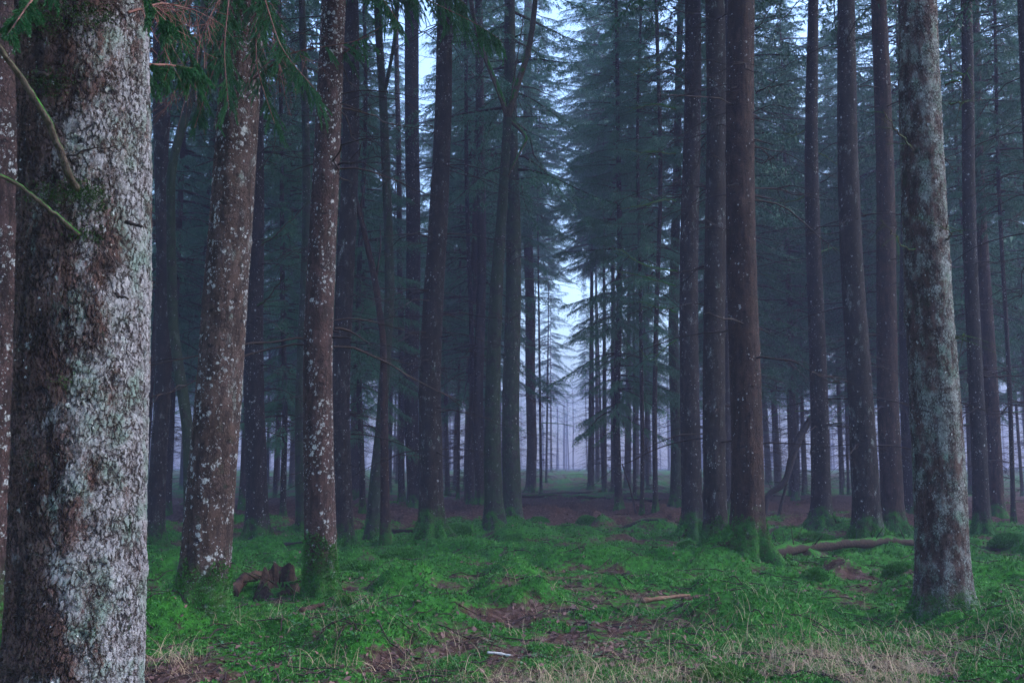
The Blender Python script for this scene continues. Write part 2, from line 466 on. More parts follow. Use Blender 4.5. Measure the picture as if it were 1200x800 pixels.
# ------------------------------------------------------------------ tree parts
def trunk_geo(C, zs, rad, nseg, flare=0.6, fh=0.28, lobes=5, seed=0, rough=0.03, knots=0.0):
    """C: centre (k,2) at heights zs (k), rad (k). Roots spread at the foot."""
    r_ = np.random.default_rng(seed)
    th = np.arange(nseg)/nseg*2*np.pi
    lob = np.zeros(nseg)
    ph = r_.uniform(0, 6.28, 3)
    lob = 0.5*np.cos(lobes*th+ph[0]) + 0.3*np.cos((lobes-2)*th+ph[1]) + 0.35*np.cos((lobes+3)*th+ph[2])
    lob = np.sign(lob)*np.abs(lob)**0.8
    k = len(zs)
    f1 = flare*np.exp(-np.maximum(zs, -0.2)/fh)
    ct, st = np.cos(th), np.sin(th)
    fl = f1[:, None]*(0.6 + 0.75*lob[None, :]*np.exp(-np.maximum(zs, 0)/(fh*1.8))[:, None])
    nz = fbm(ct[None, :]*1.6+np.zeros((k, 1)), st[None, :]*1.6+np.zeros((k, 1)), zs[:, None]*0.9+np.zeros((1, nseg))+seed*7.7, seed=seed % 97, oct=4)-0.5
    r = rad[:, None]*(1 + fl + rough*2.5*nz)
    if knots > 0:
        for _ in range(int(knots)):
            kz, kt, kr = r_.uniform(zs[0]+.6, min(zs[-1], 9)), r_.uniform(0, 6.28), r_.uniform(0.03, 0.09)
            dth = np.angle(np.exp(1j*(th-kt)))*rad.mean()
            q = (dth[None, :]**2 + ((zs-kz)*0.8)[:, None]**2)/(kr*kr)
            r += 0.03*np.exp(-q)*r_.uniform(0.4, 1.3) - 0.02*np.exp(-q*7)
    V = np.stack([C[:, 0][:, None]+r*ct, C[:, 1][:, None]+r*st, np.broadcast_to(zs[:, None], r.shape)], -1).reshape(-1, 3)
    i = np.arange(k-1)[:, None]*nseg; j = np.arange(nseg)[None, :]; j2 = (j+1) % nseg
    Q = np.stack([i+j, i+j2, i+nseg+j2, i+nseg+j], -1).reshape(-1, 4)
    return V, Q

def rows(zmax_fine, step, H, coarse=0.5):
    return np.r_[np.arange(-0.35, zmax_fine, step), np.arange(zmax_fine, H, coarse), [H]]

def dead_branchwork(seed, z0, z1, n, L, r0=0.012, twigs=4, rtrunk=0.2, up=0.15, droop=0.55, stub=0.25, each=False):
    """dry lower branches, in loose whorls: arching out, drooping, upturned at the tip"""
    r_ = np.random.default_rng(seed)
    g = Geo(); out = []
    zs = np.sort(r_.uniform(z0, z1, max(3, n//4)))
    for k in range(n):
        if each: g = Geo(); out.append(g)
        z = zs[r_.integers(len(zs))] + r_.normal(0, 0.05)
        az = r_.uniform(0, 2*np.pi)
        l = L*r_.uniform(0.35, 1.1)
        if r_.random() < stub: l *= 0.22
        s = np.linspace(0, 1, 9)
        d = np.array([np.cos(az), np.sin(az)])
        q = np.array([-d[1], d[0]])
        kd, ku = r_.uniform(0.3, 1.2)*droop, r_.uniform(-0.3, 0.7)*up + up*0.5
        wob = np.cumsum(r_.normal(0, 0.025, 9))*l
        rad_ = rtrunk*0.6 + s*l
        zz = z + l*(ku*s - kd*s*s + 0.45*kd*np.maximum(s-0.45, 0)**2*2.2) + np.cumsum(r_.normal(0, 0.012, 9))*l
        P = np.stack([d[0]*rad_ + q[0]*wob, d[1]*rad_ + q[1]*wob, zz], 1)
        rr = r0*r_.uniform(0.6, 1.2)*((0.35+0.65*min(1, l/L)) if l > 0.3*L else 1.1)
        g.tube(P, rr*(1-0.82*s), 4, False)
        if l > 0.3*L:
            for m in range(r_.integers(1, twigs+1)):
                u = r_.uniform(0.25, 0.95)
                i = min(7, int(u*8)); p0 = P[i]+(P[i+1]-P[i])*(u*8-i)
                sg = 1 if r_.random() < .5 else -1
                dd = np.array([d[0]*0.6+q[0]*sg*0.7, d[1]*0.6+q[1]*sg*0.7, r_.uniform(-0.6, 0.15)])
                lt = l*r_.uniform(0.15, 0.4)
                v = np.linspace(0, 1, 5)
                PP = p0 + dd*lt*v[:, None] + np.array([0, 0, -0.25*lt])*(v*v)[:, None] + np.r_[np.zeros((1, 3)), r_.normal(0, 0.02*lt, (4, 3))]
                g.tube(PP, rr*0.5*(1-0.75*v), 3, False)
    return out if each else g

def needles(P0, D, L, dens, nl, nw, r_, sag=0.25, spread=0.75):
    """vectorised needle blades on twigs: P0 (n,3) starts, D (n,3) unit directions, L (n) lengths"""
    cnt = np.maximum(2, (L*dens).astype(int))
    idx = np.repeat(np.arange(len(L)), cnt)
    tt = np.concatenate([(np.arange(c)+r_.random(c)*0.7)/c for c in cnt])
    p = P0[idx] + D[idx]*(L[idx]*tt)[:, None]
    p[:, 2] -= sag*L[idx]*tt*tt
    d = D[idx].copy(); d[:, 2] -= 2*sag*tt
    d /= np.linalg.norm(d, axis=1)[:, None]
    rnd = r_.normal(size=(len(p), 3)); rnd -= (rnd*d).sum(1)[:, None]*d
    rnd /= np.linalg.norm(rnd, axis=1)[:, None]+1e-9
    nd = d*(1-spread*0.4) + rnd*spread
    nd /= np.linalg.norm(nd, axis=1)[:, None]
    w = np.cross(nd, r_.normal(size=(len(p), 3)))
    w /= np.linalg.norm(w, axis=1)[:, None]+1e-9
    ln = nl*r_.uniform(0.65, 1.25, len(p))*(1-0.35*tt)
    V = np.stack([p - w*nw*0.5, p + w*nw*0.5, p + nd*ln[:, None]], 1).reshape(-1, 3)
    T = np.arange(len(p)*3).reshape(-1, 3)
    return V, T

def crown_geo(seed, z0, z1, Rm, nb, tw, dens=26, nl=0.075, nw=0.022, top=True, lowdroop=0.5, minr=0.12, hang=0.75, base_taper=0.12):
    """a spruce crown: whorled drooping branches hung with curtains of twigs; local z from z0 to z1"""
    r_ = np.random.default_rng(seed)
    leaf, wood = Geo(), Geo()
    P0s, Ds, Ls = [], [], []
    for k in range(nb):
        f = min(0.999, max(0, (k+r_.normal(0, 3.0))/nb))
        z = z0 + (z1-z0)*f
        l = Rm*((1-f)**0.75*0.92+0.06)*r_.choice([r_.uniform(0.3, 0.7), r_.uniform(0.75, 1.25)], p=[.4, .6])
        if f < base_taper: l *= 0.55 + 0.45*f/base_taper
        az = k*2.39996 + r_.normal(0, 0.35)
        d = np.array([np.cos(az), np.sin(az), 0]); q = np.array([-d[1], d[0], 0])
        s = np.linspace(0, 1, 8)
        dr = lowdroop*(1-0.7*f)*r_.uniform(0.2, 1.9) - 0.12*f
        P = d*(s*l)[:, None] + q*(np.cumsum(r_.normal(0, 0.02, 8))*l)[:, None]
        P[:, 2] = z + l*(0.18*s*(f-0.2) - dr*s*s*0.9 + 0.55*dr*np.maximum(s-0.5, 0)**2*2)
        wood.tube(P, (0.012+0.012*l)*(1-0.85*s), 3, False)
        nt = max(6, int(tw*l/Rm*r_.uniform(0.7, 1.2)))
        u = np.sort(r_.uniform(minr, 1.0, nt)) if nt else np.zeros(0)
        ii = np.minimum(6, (u*7).astype(int)); fr = u*7-ii
        p0 = P[ii] + (P[ii+1]-P[ii])*fr[:, None]
        sg = np.where(np.arange(nt) % 2 == 0, 1, -1)
        lat = r_.uniform(0.35, 0.9, nt)*(1-0.35*u)
        D = d*(0.45+0.4*u)[:, None] + q*(sg*lat)[:, None]
        D[:, 2] -= hang*r_.uniform(0.3, 1.3, nt)*(1-0.5*f)
        D /= np.linalg.norm(D, axis=1)[:, None]
        L = (0.22+0.22*l)*r_.uniform(0.5, 1.2, nt)*(1-0.45*u)
        P0s.append(p0); Ds.append(D); Ls.append(L)
    P0, D, L = np.concatenate(P0s), np.concatenate(Ds), np.concatenate(Ls)
    V, T = needles(P0, D, L, dens, nl, nw, r_)
    leaf.add(V, None, T)
    return leaf, wood

def bough_geo(P, seed, ntw=60, twl=0.32, dens=2000, nl=0.022, nw=0.0044, hang=0.7, sub=3):
    """a living spruce branch close to the eye: stem P, side shoots with single needles"""
    r_ = np.random.default_rng(seed)
    P = resample(P, 24)
    t_, a, b = frames(P)
    leaf, wood = Geo(), Geo()
    s = np.linspace(0, 1, 24)
    wood.tube(P, 0.012*(1-0.85*s)+0.0012, 5, False)
    P0, D, L = [], [], []
    for k in range(ntw):
        u = r_.uniform(0.08, 1.0)
        i = min(22, int(u*23))
        p0 = P[i] + (P[i+1]-P[i])*(u*23-i)
        lat = np.cross(t_[i], [0, 0, 1.0]); lat /= np.linalg.norm(lat)+1e-9
        sg = 1 if r_.random() < 0.5 else -1
        d = t_[i]*r_.uniform(0.3, 0.8) + lat*sg*r_.uniform(0.3, 0.9) + np.array([0, 0, -hang*r_.uniform(0.3, 1.2)])
        d /= np.linalg.norm(d)
        l = twl*r_.uniform(0.4, 1.2)*(1-0.4*u)
        P0.append(p0); D.append(d); L.append(l)
        v = np.linspace(0, 1, 5)
        PP = p0 + d*l*v[:, None]; PP[:, 2] -= 0.25*l*v*v
        wood.tube(PP, 0.0028*(1-0.6*v), 3, False)
        for m in range(sub):
            w = r_.uniform(0.15, 0.85)
            p1 = p0 + d*l*w; p1[2] -= 0.25*l*w*w
            d1 = d + r_.normal(0, 0.45, 3); d1[2] -= 0.25; d1 /= np.linalg.norm(d1)
            P0.append(p1); D.append(d1); L.append(l*r_.uniform(0.25, 0.5))
    V, T = needles(np.array(P0), np.array(D), np.array(L), dens, nl, nw, r_, 0.25, 0.6)
    leaf.add(V, None, T)
    return leaf, wood

def tuft(P, Nrm, r_, ln=0.03, w=0.008, blades=3, spread=0.7):
    """small moss / grass blades standing on points"""
    n = len(P)*blades
    p = np.repeat(P, blades, 0) + r_.normal(0, 0.35, (n, 3))*np.repeat(np.broadcast_to(ln, (len(P),)), blades)[:, None]*np.array([1, 1, 0.2])
    d = np.repeat(Nrm, blades, 0) + r_.normal(0, spread, (n, 3))
    d /= np.linalg.norm(d, axis=1)[:, None]
    sd = np.cross(d, r_.normal(size=(n, 3))); sd /= np.linalg.norm(sd, axis=1)[:, None]+1e-9
    l = np.broadcast_to(ln, (len(P),)) if np.ndim(ln) == 0 else ln
    l = np.repeat(l, blades)*r_.uniform(0.6, 1.4, n)
    ww = l*(w/0.03)
    V = np.stack([p - sd*ww[:, None], p + sd*ww[:, None], p + d*l[:, None]], 1).reshape(-1, 3)
    return V, np.arange(n*3).reshape(-1, 3)

# shared crowns and dry branchwork
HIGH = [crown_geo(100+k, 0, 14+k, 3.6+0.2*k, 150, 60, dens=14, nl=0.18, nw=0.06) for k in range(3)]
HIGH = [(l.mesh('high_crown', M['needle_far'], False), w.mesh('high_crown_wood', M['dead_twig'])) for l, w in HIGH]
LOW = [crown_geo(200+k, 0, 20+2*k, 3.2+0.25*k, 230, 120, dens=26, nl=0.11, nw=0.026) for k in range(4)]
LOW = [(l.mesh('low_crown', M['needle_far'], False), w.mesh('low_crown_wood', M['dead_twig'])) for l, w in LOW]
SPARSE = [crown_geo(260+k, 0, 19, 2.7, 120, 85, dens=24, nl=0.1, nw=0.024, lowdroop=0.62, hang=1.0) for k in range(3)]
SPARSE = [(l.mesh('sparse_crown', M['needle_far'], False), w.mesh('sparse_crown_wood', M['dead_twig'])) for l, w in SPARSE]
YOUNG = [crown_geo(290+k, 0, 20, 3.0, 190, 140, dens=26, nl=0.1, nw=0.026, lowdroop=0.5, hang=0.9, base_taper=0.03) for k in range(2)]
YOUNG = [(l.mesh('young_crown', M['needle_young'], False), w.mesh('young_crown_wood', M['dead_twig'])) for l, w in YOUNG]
DRY = [dead_branchwork(300+k, 2.2, 14.5, 170, 2.5, 0.02, 6).mesh('dry_branchwork', M['dead_twig']) for k in range(5)]

MOSSY = [dead_branchwork(340+k, 3.5, 17, 34, 3.0, 0.034, 4, up=.1, droop=.5, stub=.1).mesh('mossy_branchwork', M['pale_limb']) for k in range(3)]

def add_crown(root, kind, z, i, top_xy=(0, 0), scale=1.0):
    lib = HIGH if kind == 'high' else SPARSE if kind == 'sparse' else YOUNG if kind == 'young' else LOW
    lm, wm = lib[i % len(lib)]
    rz = random.uniform(0, 6.28)
    c = link('crown', lm, root, (top_xy[0], top_xy[1], z), rz, scale)
    tag(link('branchwork', wm, c), kind='stuff')
    return c

# ------------------------------------------------------------------ the stems one can tell apart
SPR = 'spruce trees of the near wood'
# name, label, (base px, base py), px of the axis at the picture's top, width at foot, width at top (in photo pixels), bark, options
STEMS = [
 ('giant', 'spruce_tree', 'huge spruce with pale flaking lichen-crusted bark, the thickest trunk in the wood', (82, 905), 85, 158, 137, 'giant',
    dict(Y=4.95, fine=4.6, step=0.0055, nseg=420, flare=0.22, dry=0, knots=16, rough=0.03)),
 ('behind_giant', 'spruce_tree', 'reddish spruce trunk half hidden behind the huge pale trunk', (-14, 760), 4, 50, 40, 'spotted_slim', dict(dry=0, fine=5, step=.02, nseg=90, Y=8.3)),
 ('lean', 'spruce_tree', 'leaning spruce densely spotted with white lichen, moss heaped over its foot', (236, 732), 287, 58, 44, 'spotted',
    dict(fine=6.5, step=.011, nseg=170, flare=0.25, dry=0, knots=6, skirt=0.4)),
 ('slim_wound', 'spruce_tree', 'slim dark spruce with a broken pale wound, behind the huge trunk', (182, 640), 193, 21, 15, 'dark_spotted', dict(dry=30)),
 ('mid_left', 'spruce_tree', 'dark spruce with mossy foot just beyond the white-spotted leaning trunk', (301, 632), 297, 26, 18, 'dark', dict(dry=70)),
 ('spot2', 'spruce_tree', 'straight reddish spruce with white lichen spots and a bright moss-covered foot', (377, 703), 391, 37, 27, 'spotted_slim',
    dict(fine=7, step=.013, nseg=130, flare=0.32, dry=26, skirt=0.6, knots=4)),
 ('spot2b', 'spruce_tree', 'dark spruce standing close behind the reddish white-spotted trunk', (403, 644), 409, 23, 18, 'dark_spotted', dict(dry=80, skirt=0.3)),
 ('moss_slim', 'slim_tree', 'slim green-stained trunk half hidden behind the reddish white-spotted trunk', (353, 622), 352, 12, 8, 'greenish', dict(dry=40)),
 ('s480', 'spruce_tree', 'misty plum-brown spruce between the crossed thin trees and a dark spotted spruce', (487, 599), 480, 17, 16, 'dark', dict(dry=90, Y=35)),
 ('y325', 'young_spruce', 'low green young spruce glimpsed behind the dark spruce beyond the leaning trunk', (332, 600), 332, 7, 4, 'dark', dict(dry=12, Y=29, crown=('young', 2.3, 0.75), H=17)),
 ('y432', 'young_spruce', 'low green young spruce behind the dead leaning snag', (425, 598), 425, 7, 4, 'dark', dict(dry=12, Y=31, crown=('young', 2.5, 0.75), H=17)),
 ('s470', 'slim_tree', 'very thin far stem beside the misty plum-brown spruce', (471, 590), 466, 8, 5, 'dark', dict(dry=40)),
 ('s508', 'spruce_tree', 'dark straight spruce with small white specks and a mossy foot, left of the forked tree', (505, 638), 516, 28, 17, 'dark_spotted',
    dict(dry=90, skirt=0.4, fine=9, step=.03, nseg=64)),
 ('s550', 'slim_tree', 'bare pole-thin stem just left of the forked tree', (550, 597), 549, 6, 4, 'dark', dict(dry=50)),
 ('s563', 'spruce_tree', 'narrow grey spruce between the pole-thin stem and the forked tree', (563, 598), 560, 12, 9, 'far', dict(dry=80)),
 ('s598', 'spruce_tree', 'pale grey-green spruce with drooping dark boughs, directly behind the forked tree', (601, 611), 599, 22, 12, 'greenish',
    dict(dry=70, flare=0.5, crown=('sparse', 9.8, 1.4))),
 ('s622', 'spruce_tree', 'far misty spruce at the edge of the bright clearing behind the forked tree', (622, 577), 618, 12, 9, 'far', dict(dry=60)),
 ('s725', 'spruce_tree', 'young spruce whose green drooping boughs hang over the bright clearing', (725, 599), 722, 9, 4, 'dark',
    dict(dry=8, crown=('young', 2.9, 0.92), H=23)),
 ('s752', 'slim_tree', 'thin straight sapling stem just beside the young green spruce', (752, 599), 751, 5, 3, 'dark', dict(dry=14, crown=('sparse', 6.5, 0.7), H=18)),
 ('s768', 'slim_tree', 'thin sapling stem between the young green spruce and the dark paired trunks', (768, 597), 770, 6, 4, 'dark', dict(dry=16, crown=('sparse', 5.2, 0.85), H=20)),
 ('s792', 'spruce_tree', 'broad-footed shadowy spruce peeping from behind the trio of dark trunks', (792, 597), 795, 14, 7, 'greenish', dict(dry=60, flare=0.8, crown=('low', 11.0, 1.1))),
 ('s810', 'spruce_tree', 'speckled dark spruce, slimmest of the three trunks sharing a mossy mound', (812, 628), 808, 24, 18, 'dark_spotted',
    dict(dry=34, skirt=0.5, fine=10, step=.03, nseg=64)),
 ('s838', 'spruce_tree', 'dark spruce in the middle of the three trunks sharing a mossy mound', (839, 640), 835, 27, 22, 'dark_spotted',
    dict(dry=26, skirt=0.6, fine=10, step=.03, nseg=72)),
 ('s853', 'slim_tree', 'very thin speckled stem seen between two of the dark trunks on the mound', (853, 606), 851, 7, 6, 'dark_spotted', dict(dry=20)),
 ('s870', 'spruce_tree', 'stout russet-brown spruce on spreading moss-covered roots', (877, 664), 870, 38, 30, 'russet',
    dict(fine=8, step=.014, nseg=150, flare=0.75, fh=0.34, dry=30, skirt=0.62, knots=10)),
 ('s960', 'spruce_tree', 'slim dark spruce beside the curved leaning dead stem', (963, 618), 951, 24, 12, 'dark', dict(dry=46, skirt=0.3)),
 ('s1005', 'spruce_tree', 'brown spruce flecked with pale lichen behind the long mossy log', (1017, 634), 992, 33, 20, 'dark_spotted',
    dict(dry=40, skirt=0.35, fine=9, step=.03, nseg=72, knots=6)),
 ('s1040', 'spruce_tree', 'plain dark reddish spruce beside the lichen-flecked brown one', (1047, 622), 1030, 28, 18, 'russet', dict(dry=40, skirt=0.4)),
 ('s1068', 'broadleaf_tree', 'black broad trunk hidden behind the large grey-green lichened spruce', (1070, 606), 1060, 24, 16, 'dark', dict(dry=30)),
 ('right', 'spruce_tree', 'large spruce mottled with grey-green lichen, standing alone before the long log', (1106, 716), 1083, 66, 43, 'crusted',
    dict(fine=7, step=.012, nseg=190, flare=0.3, fh=0.3, dry=16, knots=14, stub=0.6, L=0.8)),
 ('s1140', 'spruce_tree', 'dark spruce close behind the large lichened one, twin with a slanting trunk', (1151, 624), 1131, 20, 13, 'dark', dict(dry=40, skirt=0.2)),
 ('s1168', 'spruce_tree', 'slanting dark spruce, its upper trunk crossing its darker twin', (1168, 610), 1142, 20, 10, 'russet', dict(dry=30)),
 ('s1188', 'slim_tree', 'rod-thin stem beyond the slanting dark spruce', (1188, 614), 1163, 6, 4, 'dark', dict(dry=40, crown=('low', 9.0, 0.8))),
 ('s1200', 'spruce_tree', 'dark spruce cut by the right edge of the view', (1232, 640), 1203, 24, 16, 'dark', dict(dry=40)),
]
TREE = {}
# first the places, so that soil can heap round the feet
for s in STEMS:
    key, nm, lab, (bx, by), tx, wb, wt, mat, op = s
    p = at(bx, by, op['Y']) if 'Y' in op else ground(bx, by)
    TREE[key] = p
for s in STEMS:
    key, op = s[0], s[8]
    p = TREE[key]
    r = s[5]/2/F*p[1]
    if op.get('skirt') and key not in ('giant',):
        ROOTS.append((p[0], p[1], r*1.9, 0.07))
ROOTS.append((TREE['lean'][0]-0.28, TREE['lean'][1]-0.12, 0.42, 0.22))
ROOTS.append((TREE['s870'][0]-0.55, TREE['s870'][1]-0.05, 0.5, 0.16))
ROOTS.append((TREE['s870'][0]+0.05, TREE['s870'][1]-0.05, 0.6, 0.10))

def skirt_mesh(V, nseg, zs, top, seed, rad):
    """moss cushions clothing the foot of a trunk, thick and ragged at the upper edge"""
    r_ = np.random.default_rng(seed)
    k = len(zs)
    Vr = V.reshape(k, nseg, 3)
    n = int(70000*min(1.0, rad*2.2)*top)
    ii = r_.integers(0, k-1, n*3); jj = r_.integers(0, nseg, n*3)
    zz = zs[ii]
    w = r_.random(n*3)
    ok = (zz > -0.15) & (zz < top*1.3)
    P = Vr[ii, jj]*(1-w)[:, None] + Vr[ii+1, jj]*w[:, None]
    lim = top*(0.25 + 1.5*(fbm(P[:, 0]*5, P[:, 1]*5, P[:, 2]*2.0, seed=seed, oct=3)-0.15))
    ok &= P[:, 2] < lim
    P = P[ok]
    # area-uniform thinning happens through the random choice of rows; near trunks have fine rows
    c = Vr.mean(1)
    N = P - c[np.clip(np.searchsorted(zs, P[:, 2]), 0, k-1)]; N[:, 2] = 0
    N /= np.linalg.norm(N, axis=1)[:, None]+1e-9
    N[:, 2] += 0.5
    g = Geo()
    V2, T2 = tuft(P, N, r_, 0.02, 0.009, 3, 0.6)
    g.add(V2, None, T2)
    return g

ci = 0
for s in STEMS:
    key, nm, lab, (bx, by), tx, wb, wt, mat, op = s
    p = TREE[key]
    Y = p[1]
    p[2] = float(height(p[0], p[1]))
    top = at(tx, 0, Y)
    H = op.get('H', random.uniform(23, 28))
    ct_ = math.cos(math.atan2(abs(p[0]), Y))
    rb = wb/2/F*Y*ct_
    rt = wt/2/F*math.hypot(Y, top[2])*0.95*ct_
    htop = top[2]-p[2]
    H = max(H, htop+5)
    lx = (top[0]-p[0])/htop
    root = link(nm, None, None, tuple(p))
    tag(root, lab, 'tree', SPR if nm == 'spruce_tree' else 'young spruces left of the forked tree' if nm == 'young_spruce' else ('thin stems among the spruces' if nm == 'slim_tree' else None))
    zf = op.get('fine', 9.0)
    zs = rows(zf, op.get('step', 0.05), H)
    seed = abs(hash(key)) % 1000 if False else sum(ord(c)*(i+3) for i, c in enumerate(key)) % 997
    bow = (0.07*np.sin(zs/H*7+seed) + 0.03*np.sin(zs/1.7+seed*2.1))*np.clip(zs/3, 0, 1) + 0.05*np.sin(zs/7.0+seed*1.3)*np.clip(zs/6, 0, 1)*(rb < 0.3)
    C = np.stack([lx*zs + bow, 0.6*bow], 1)
    rad = np.where(zs < htop, rb + (rt-rb)*np.clip(zs, 0, None)/htop, rt*np.clip((H-zs)/(H-htop), 0.02, 1))
    ns = op.get('nseg', 40)
    V, Q = trunk_geo(C, zs, rad, ns, op.get('flare', 0.8), op.get('fh', 0.3), 5 + seed % 2, seed, op.get('rough', 0.045), op.get('knots', 9 if wb > 14 else 0))
    g = Geo(); g.add(V, Q)
    tr = link('trunk', g.mesh('trunk', M[mat]), root)
    if op.get('dry'):
        n = min(100, int(op['dry']*1.35))
        for gb in dead_branchwork(seed+5, 1.6 if n > 20 else 1.2, min(htop+1.5, 15), n, op.get('L', 2.2 if n > 30 else 1.1), 0.017 if n > 30 else 0.013, 5, rt, stub=op.get('stub', 0.4), each=True):
            for a_ in gb.V: a_[:, 0] += lx*a_[:, 2]          # follow the lean
            link('dead_branch', gb.mesh('dead_branch', M['dead_twig']), root)
    if op.get('skirt', 0) >= 0.3 and key not in ('giant', 'lean', 'spot2'):
        r_ = np.random.default_rng(seed+31)
        nr = 5 if key == 's870' else 4; a0 = r_.uniform(0, 6.28)
        for q in range(nr):
            az = a0 + q*6.283/nr + r_.normal(0, .25)
            if key == 's870' and q == 0: az = math.pi + 0.15
            if key == 's870' and q == 2: az = -0.35
            ln = rb*r_.uniform(1.5, 3.0)
            v = np.linspace(0, 1, 14)
            rr_ = rb*0.45 + v*ln
            aa = az + np.cumsum(r_.normal(0, .05, 14))
            X_, Y_ = np.cos(aa)*rr_, np.sin(aa)*rr_
            gz = height(X_+p[0], Y_+p[1]) - p[2]
            Z_ = np.maximum(0.95*rb*(1-v)**2.2*1.5, 0) + gz - 0.02
            gR = Geo(); gR.tube(np.stack([X_, Y_, Z_], 1), rb*(0.36*(1-v)**0.7+0.05)*(1+.25*(vnoise(v*9, v*0+q, seed=seed)-.5)), 10)
            Vr_ = gR.V[0]; kk = r_.integers(0, len(Vr_), 900)
            Nn_ = r_.normal(0, .5, (900, 3)); Nn_[:, 2] = 1; Nn_ /= np.linalg.norm(Nn_, axis=1)[:, None]
            Pm_ = Vr_[kk] + r_.normal(0, .02, (900, 3))
            okm = fbm(Pm_[:, 0]*6, Pm_[:, 1]*6, Pm_[:, 2]*6, seed=seed, oct=2) > 0.42
            ro_ = link('root', gR.mesh('root', M['root']), root)
            gM = Geo(); V2, T2 = tuft(Pm_[okm], Nn_[okm], r_, 0.03, 0.01, 3, .6); gM.add(V2, None, T2)
            link('moss_skirt', gM.mesh('root_moss', M['moss_sprig'], False), ro_)
    if op.get('skirt') or (Y < 28 and wb > 10):
        op.setdefault('skirt', 0.22)
        sg = skirt_mesh(V, ns, zs, op['skirt'], seed, rb)
        link('moss_skirt', sg.mesh('moss_skirt', M['moss_sprig'], False), root)
    ck = op.get('crown', ('high', max(11.5, htop+1.5), 1.0))
    cr_ = add_crown(root, ck[0], ck[1], ci, (lx*ck[1], 0), ck[2]); ci += 1
    TREE[key] = (root, p, lx, rb, rt, htop)

def rel(root_p, P): return np.asarray(P) - root_p

# ---- thin, crooked and forked stems
def crooked(nm, lab, cat, pts, Y, w0, w1, mat, limbs=(), seed=0, dry=0, base=None, group=None, n=60, top_limbs=0):
    b = ground(*pts[0]) if base is None else base
    Y = b[1] if Y is None else Y
    P = np.array([at(x, y, Y) for x, y in pts]); P[0] = [b[0], Y, float(height(b[0], Y))]
    P0 = P[0].copy()
    P[0, 2] -= 0.15
    P[:, 1] += np.r_[0, np.random.default_rng(seed).normal(0, 0.12, len(P)-1)]
    root = link(nm, None, None, tuple(P0)); tag(root, lab, cat, group)
    Q = resample(P-P0, n)
    s = np.linspace(0, 1, n)
    r = (w0+(w1-w0)*s)/2/F*Y
    r = r*(1+0.7*np.exp(-np.arange(n)*0.28)) * (1+0.10*(vnoise(s*22, s*0+seed, seed=seed)-0.5))
    g = Geo(); g.tube(Q, r, 14)
    link('trunk', g.mesh('trunk', M[mat]), root)
    for (lp, a, c, lm) in limbs:
        LP = np.array([at(x, y, Y) for x, y in lp]) - P0
        k = np.argmin(np.linalg.norm(Q-LP[0], axis=1)); LP[0] = Q[k]
        LP[1:, 1] += np.random.default_rng(seed+len(lp)).normal(0, 0.15, len(LP)-1)
        LQ = resample(LP, 26)
        g = Geo(); g.tube(LQ, (a+(c-a)*np.linspace(0, 1, 26))/2/F*Y, 8)
        link('limb', g.mesh('limb', M[lm]), root)
    if dry:
        r_ = np.random.default_rng(seed+9)
        g = Geo()
        for _ in range(dry):
            k = r_.integers(n//4, n-1)
            az = r_.uniform(0, 6.28); l = r_.uniform(0.2, 1.0)
            v = np.linspace(0, 1, 7)
            d = np.array([np.cos(az), np.sin(az), r_.uniform(0.1, 0.9)])
            PP = Q[k] + d*l*v[:, None] + np.r_[np.zeros((1, 3)), np.cumsum(r_.normal(0, 0.03, (6, 3)), 0)]
            g.tube(PP, 0.008*(1-0.8*v), 4, False)
        link('branchwork', g.mesh('branchwork', M['dead_twig']), root)
    return root, P0, Q

THIN = 'thin crooked trees'
crooked('crooked_tree', 'thin mossy tree bending in a bow behind the white-spotted leaning trunk', 'tree',
        [(226, 640), (222, 500), (212, 445), (198, 380), (199, 300), (204, 200), (222, 120), (238, 40), (245, -60), (240, -260)], 17.5, 13, 8, 'greenish', seed=4, dry=14,
        base=at(226, 640, 17.5), limbs=[([(222, 125), (205, 60), (200, -40)], 5, 2, 'greenish')])
crooked('crooked_tree', 'thin moss-green tree winding upward, crossed by a dead leaning stem', 'tree',
        [(436, 632), (440, 560), (446, 490), (454, 420), (457, 350), (455, 280), (452, 215), (449, 125), (443, 40), (441, -40), (446, -260)], None, 13, 8, 'greenish', seed=6, dry=10,
        limbs=[([(449, 110), (462, 60), (470, -20), (476, -120)], 5, 2, 'greenish')])
crooked('dead_snag', 'thin dead snag, broken off, leaning across the moss-green winding tree', 'dead tree',
        [(452, 634), (452, 540), (451, 450), (450, 395), (440, 330), (428, 270), (412, 216)], None, 11, 6, 'russet', seed=8, dry=5,
        limbs=[([(440, 330), (446, 290), (444, 262)], 3, 1, 'dead_twig'), ([(428, 272), (423, 240), (427, 205)], 2.5, 1, 'dead_twig')])
crooked('forked_tree', 'dark crooked tree forking into two upswept limbs', 'tree',
        [(580, 622), (577, 540), (577, 460), (579, 400), (582, 330), (588, 250), (592, 190), (595, 140)], None, 22, 10, 'greenish', seed=12, n=90, dry=8,
        limbs=[([(594, 142), (586, 108), (574, 80), (562, 50), (552, 10), (548, -60), (540, -220)], 7, 3, 'mossy_limb'),
               ([(595, 140), (606, 100), (618, 65), (625, 30), (627, 0), (634, -70), (660, -240)], 8, 4, 'mossy_limb'),
               ([(600, 140), (612, 152), (618, 162), (608, 182), (596, 208)], 5, 2, 'mossy_limb'),
               ([(570, 72), (566, 66), (556, 66)], 3, 1, 'mossy_limb'),
               ([(620, 56), (614, 22), (607, 18)], 2, 1, 'mossy_limb')])

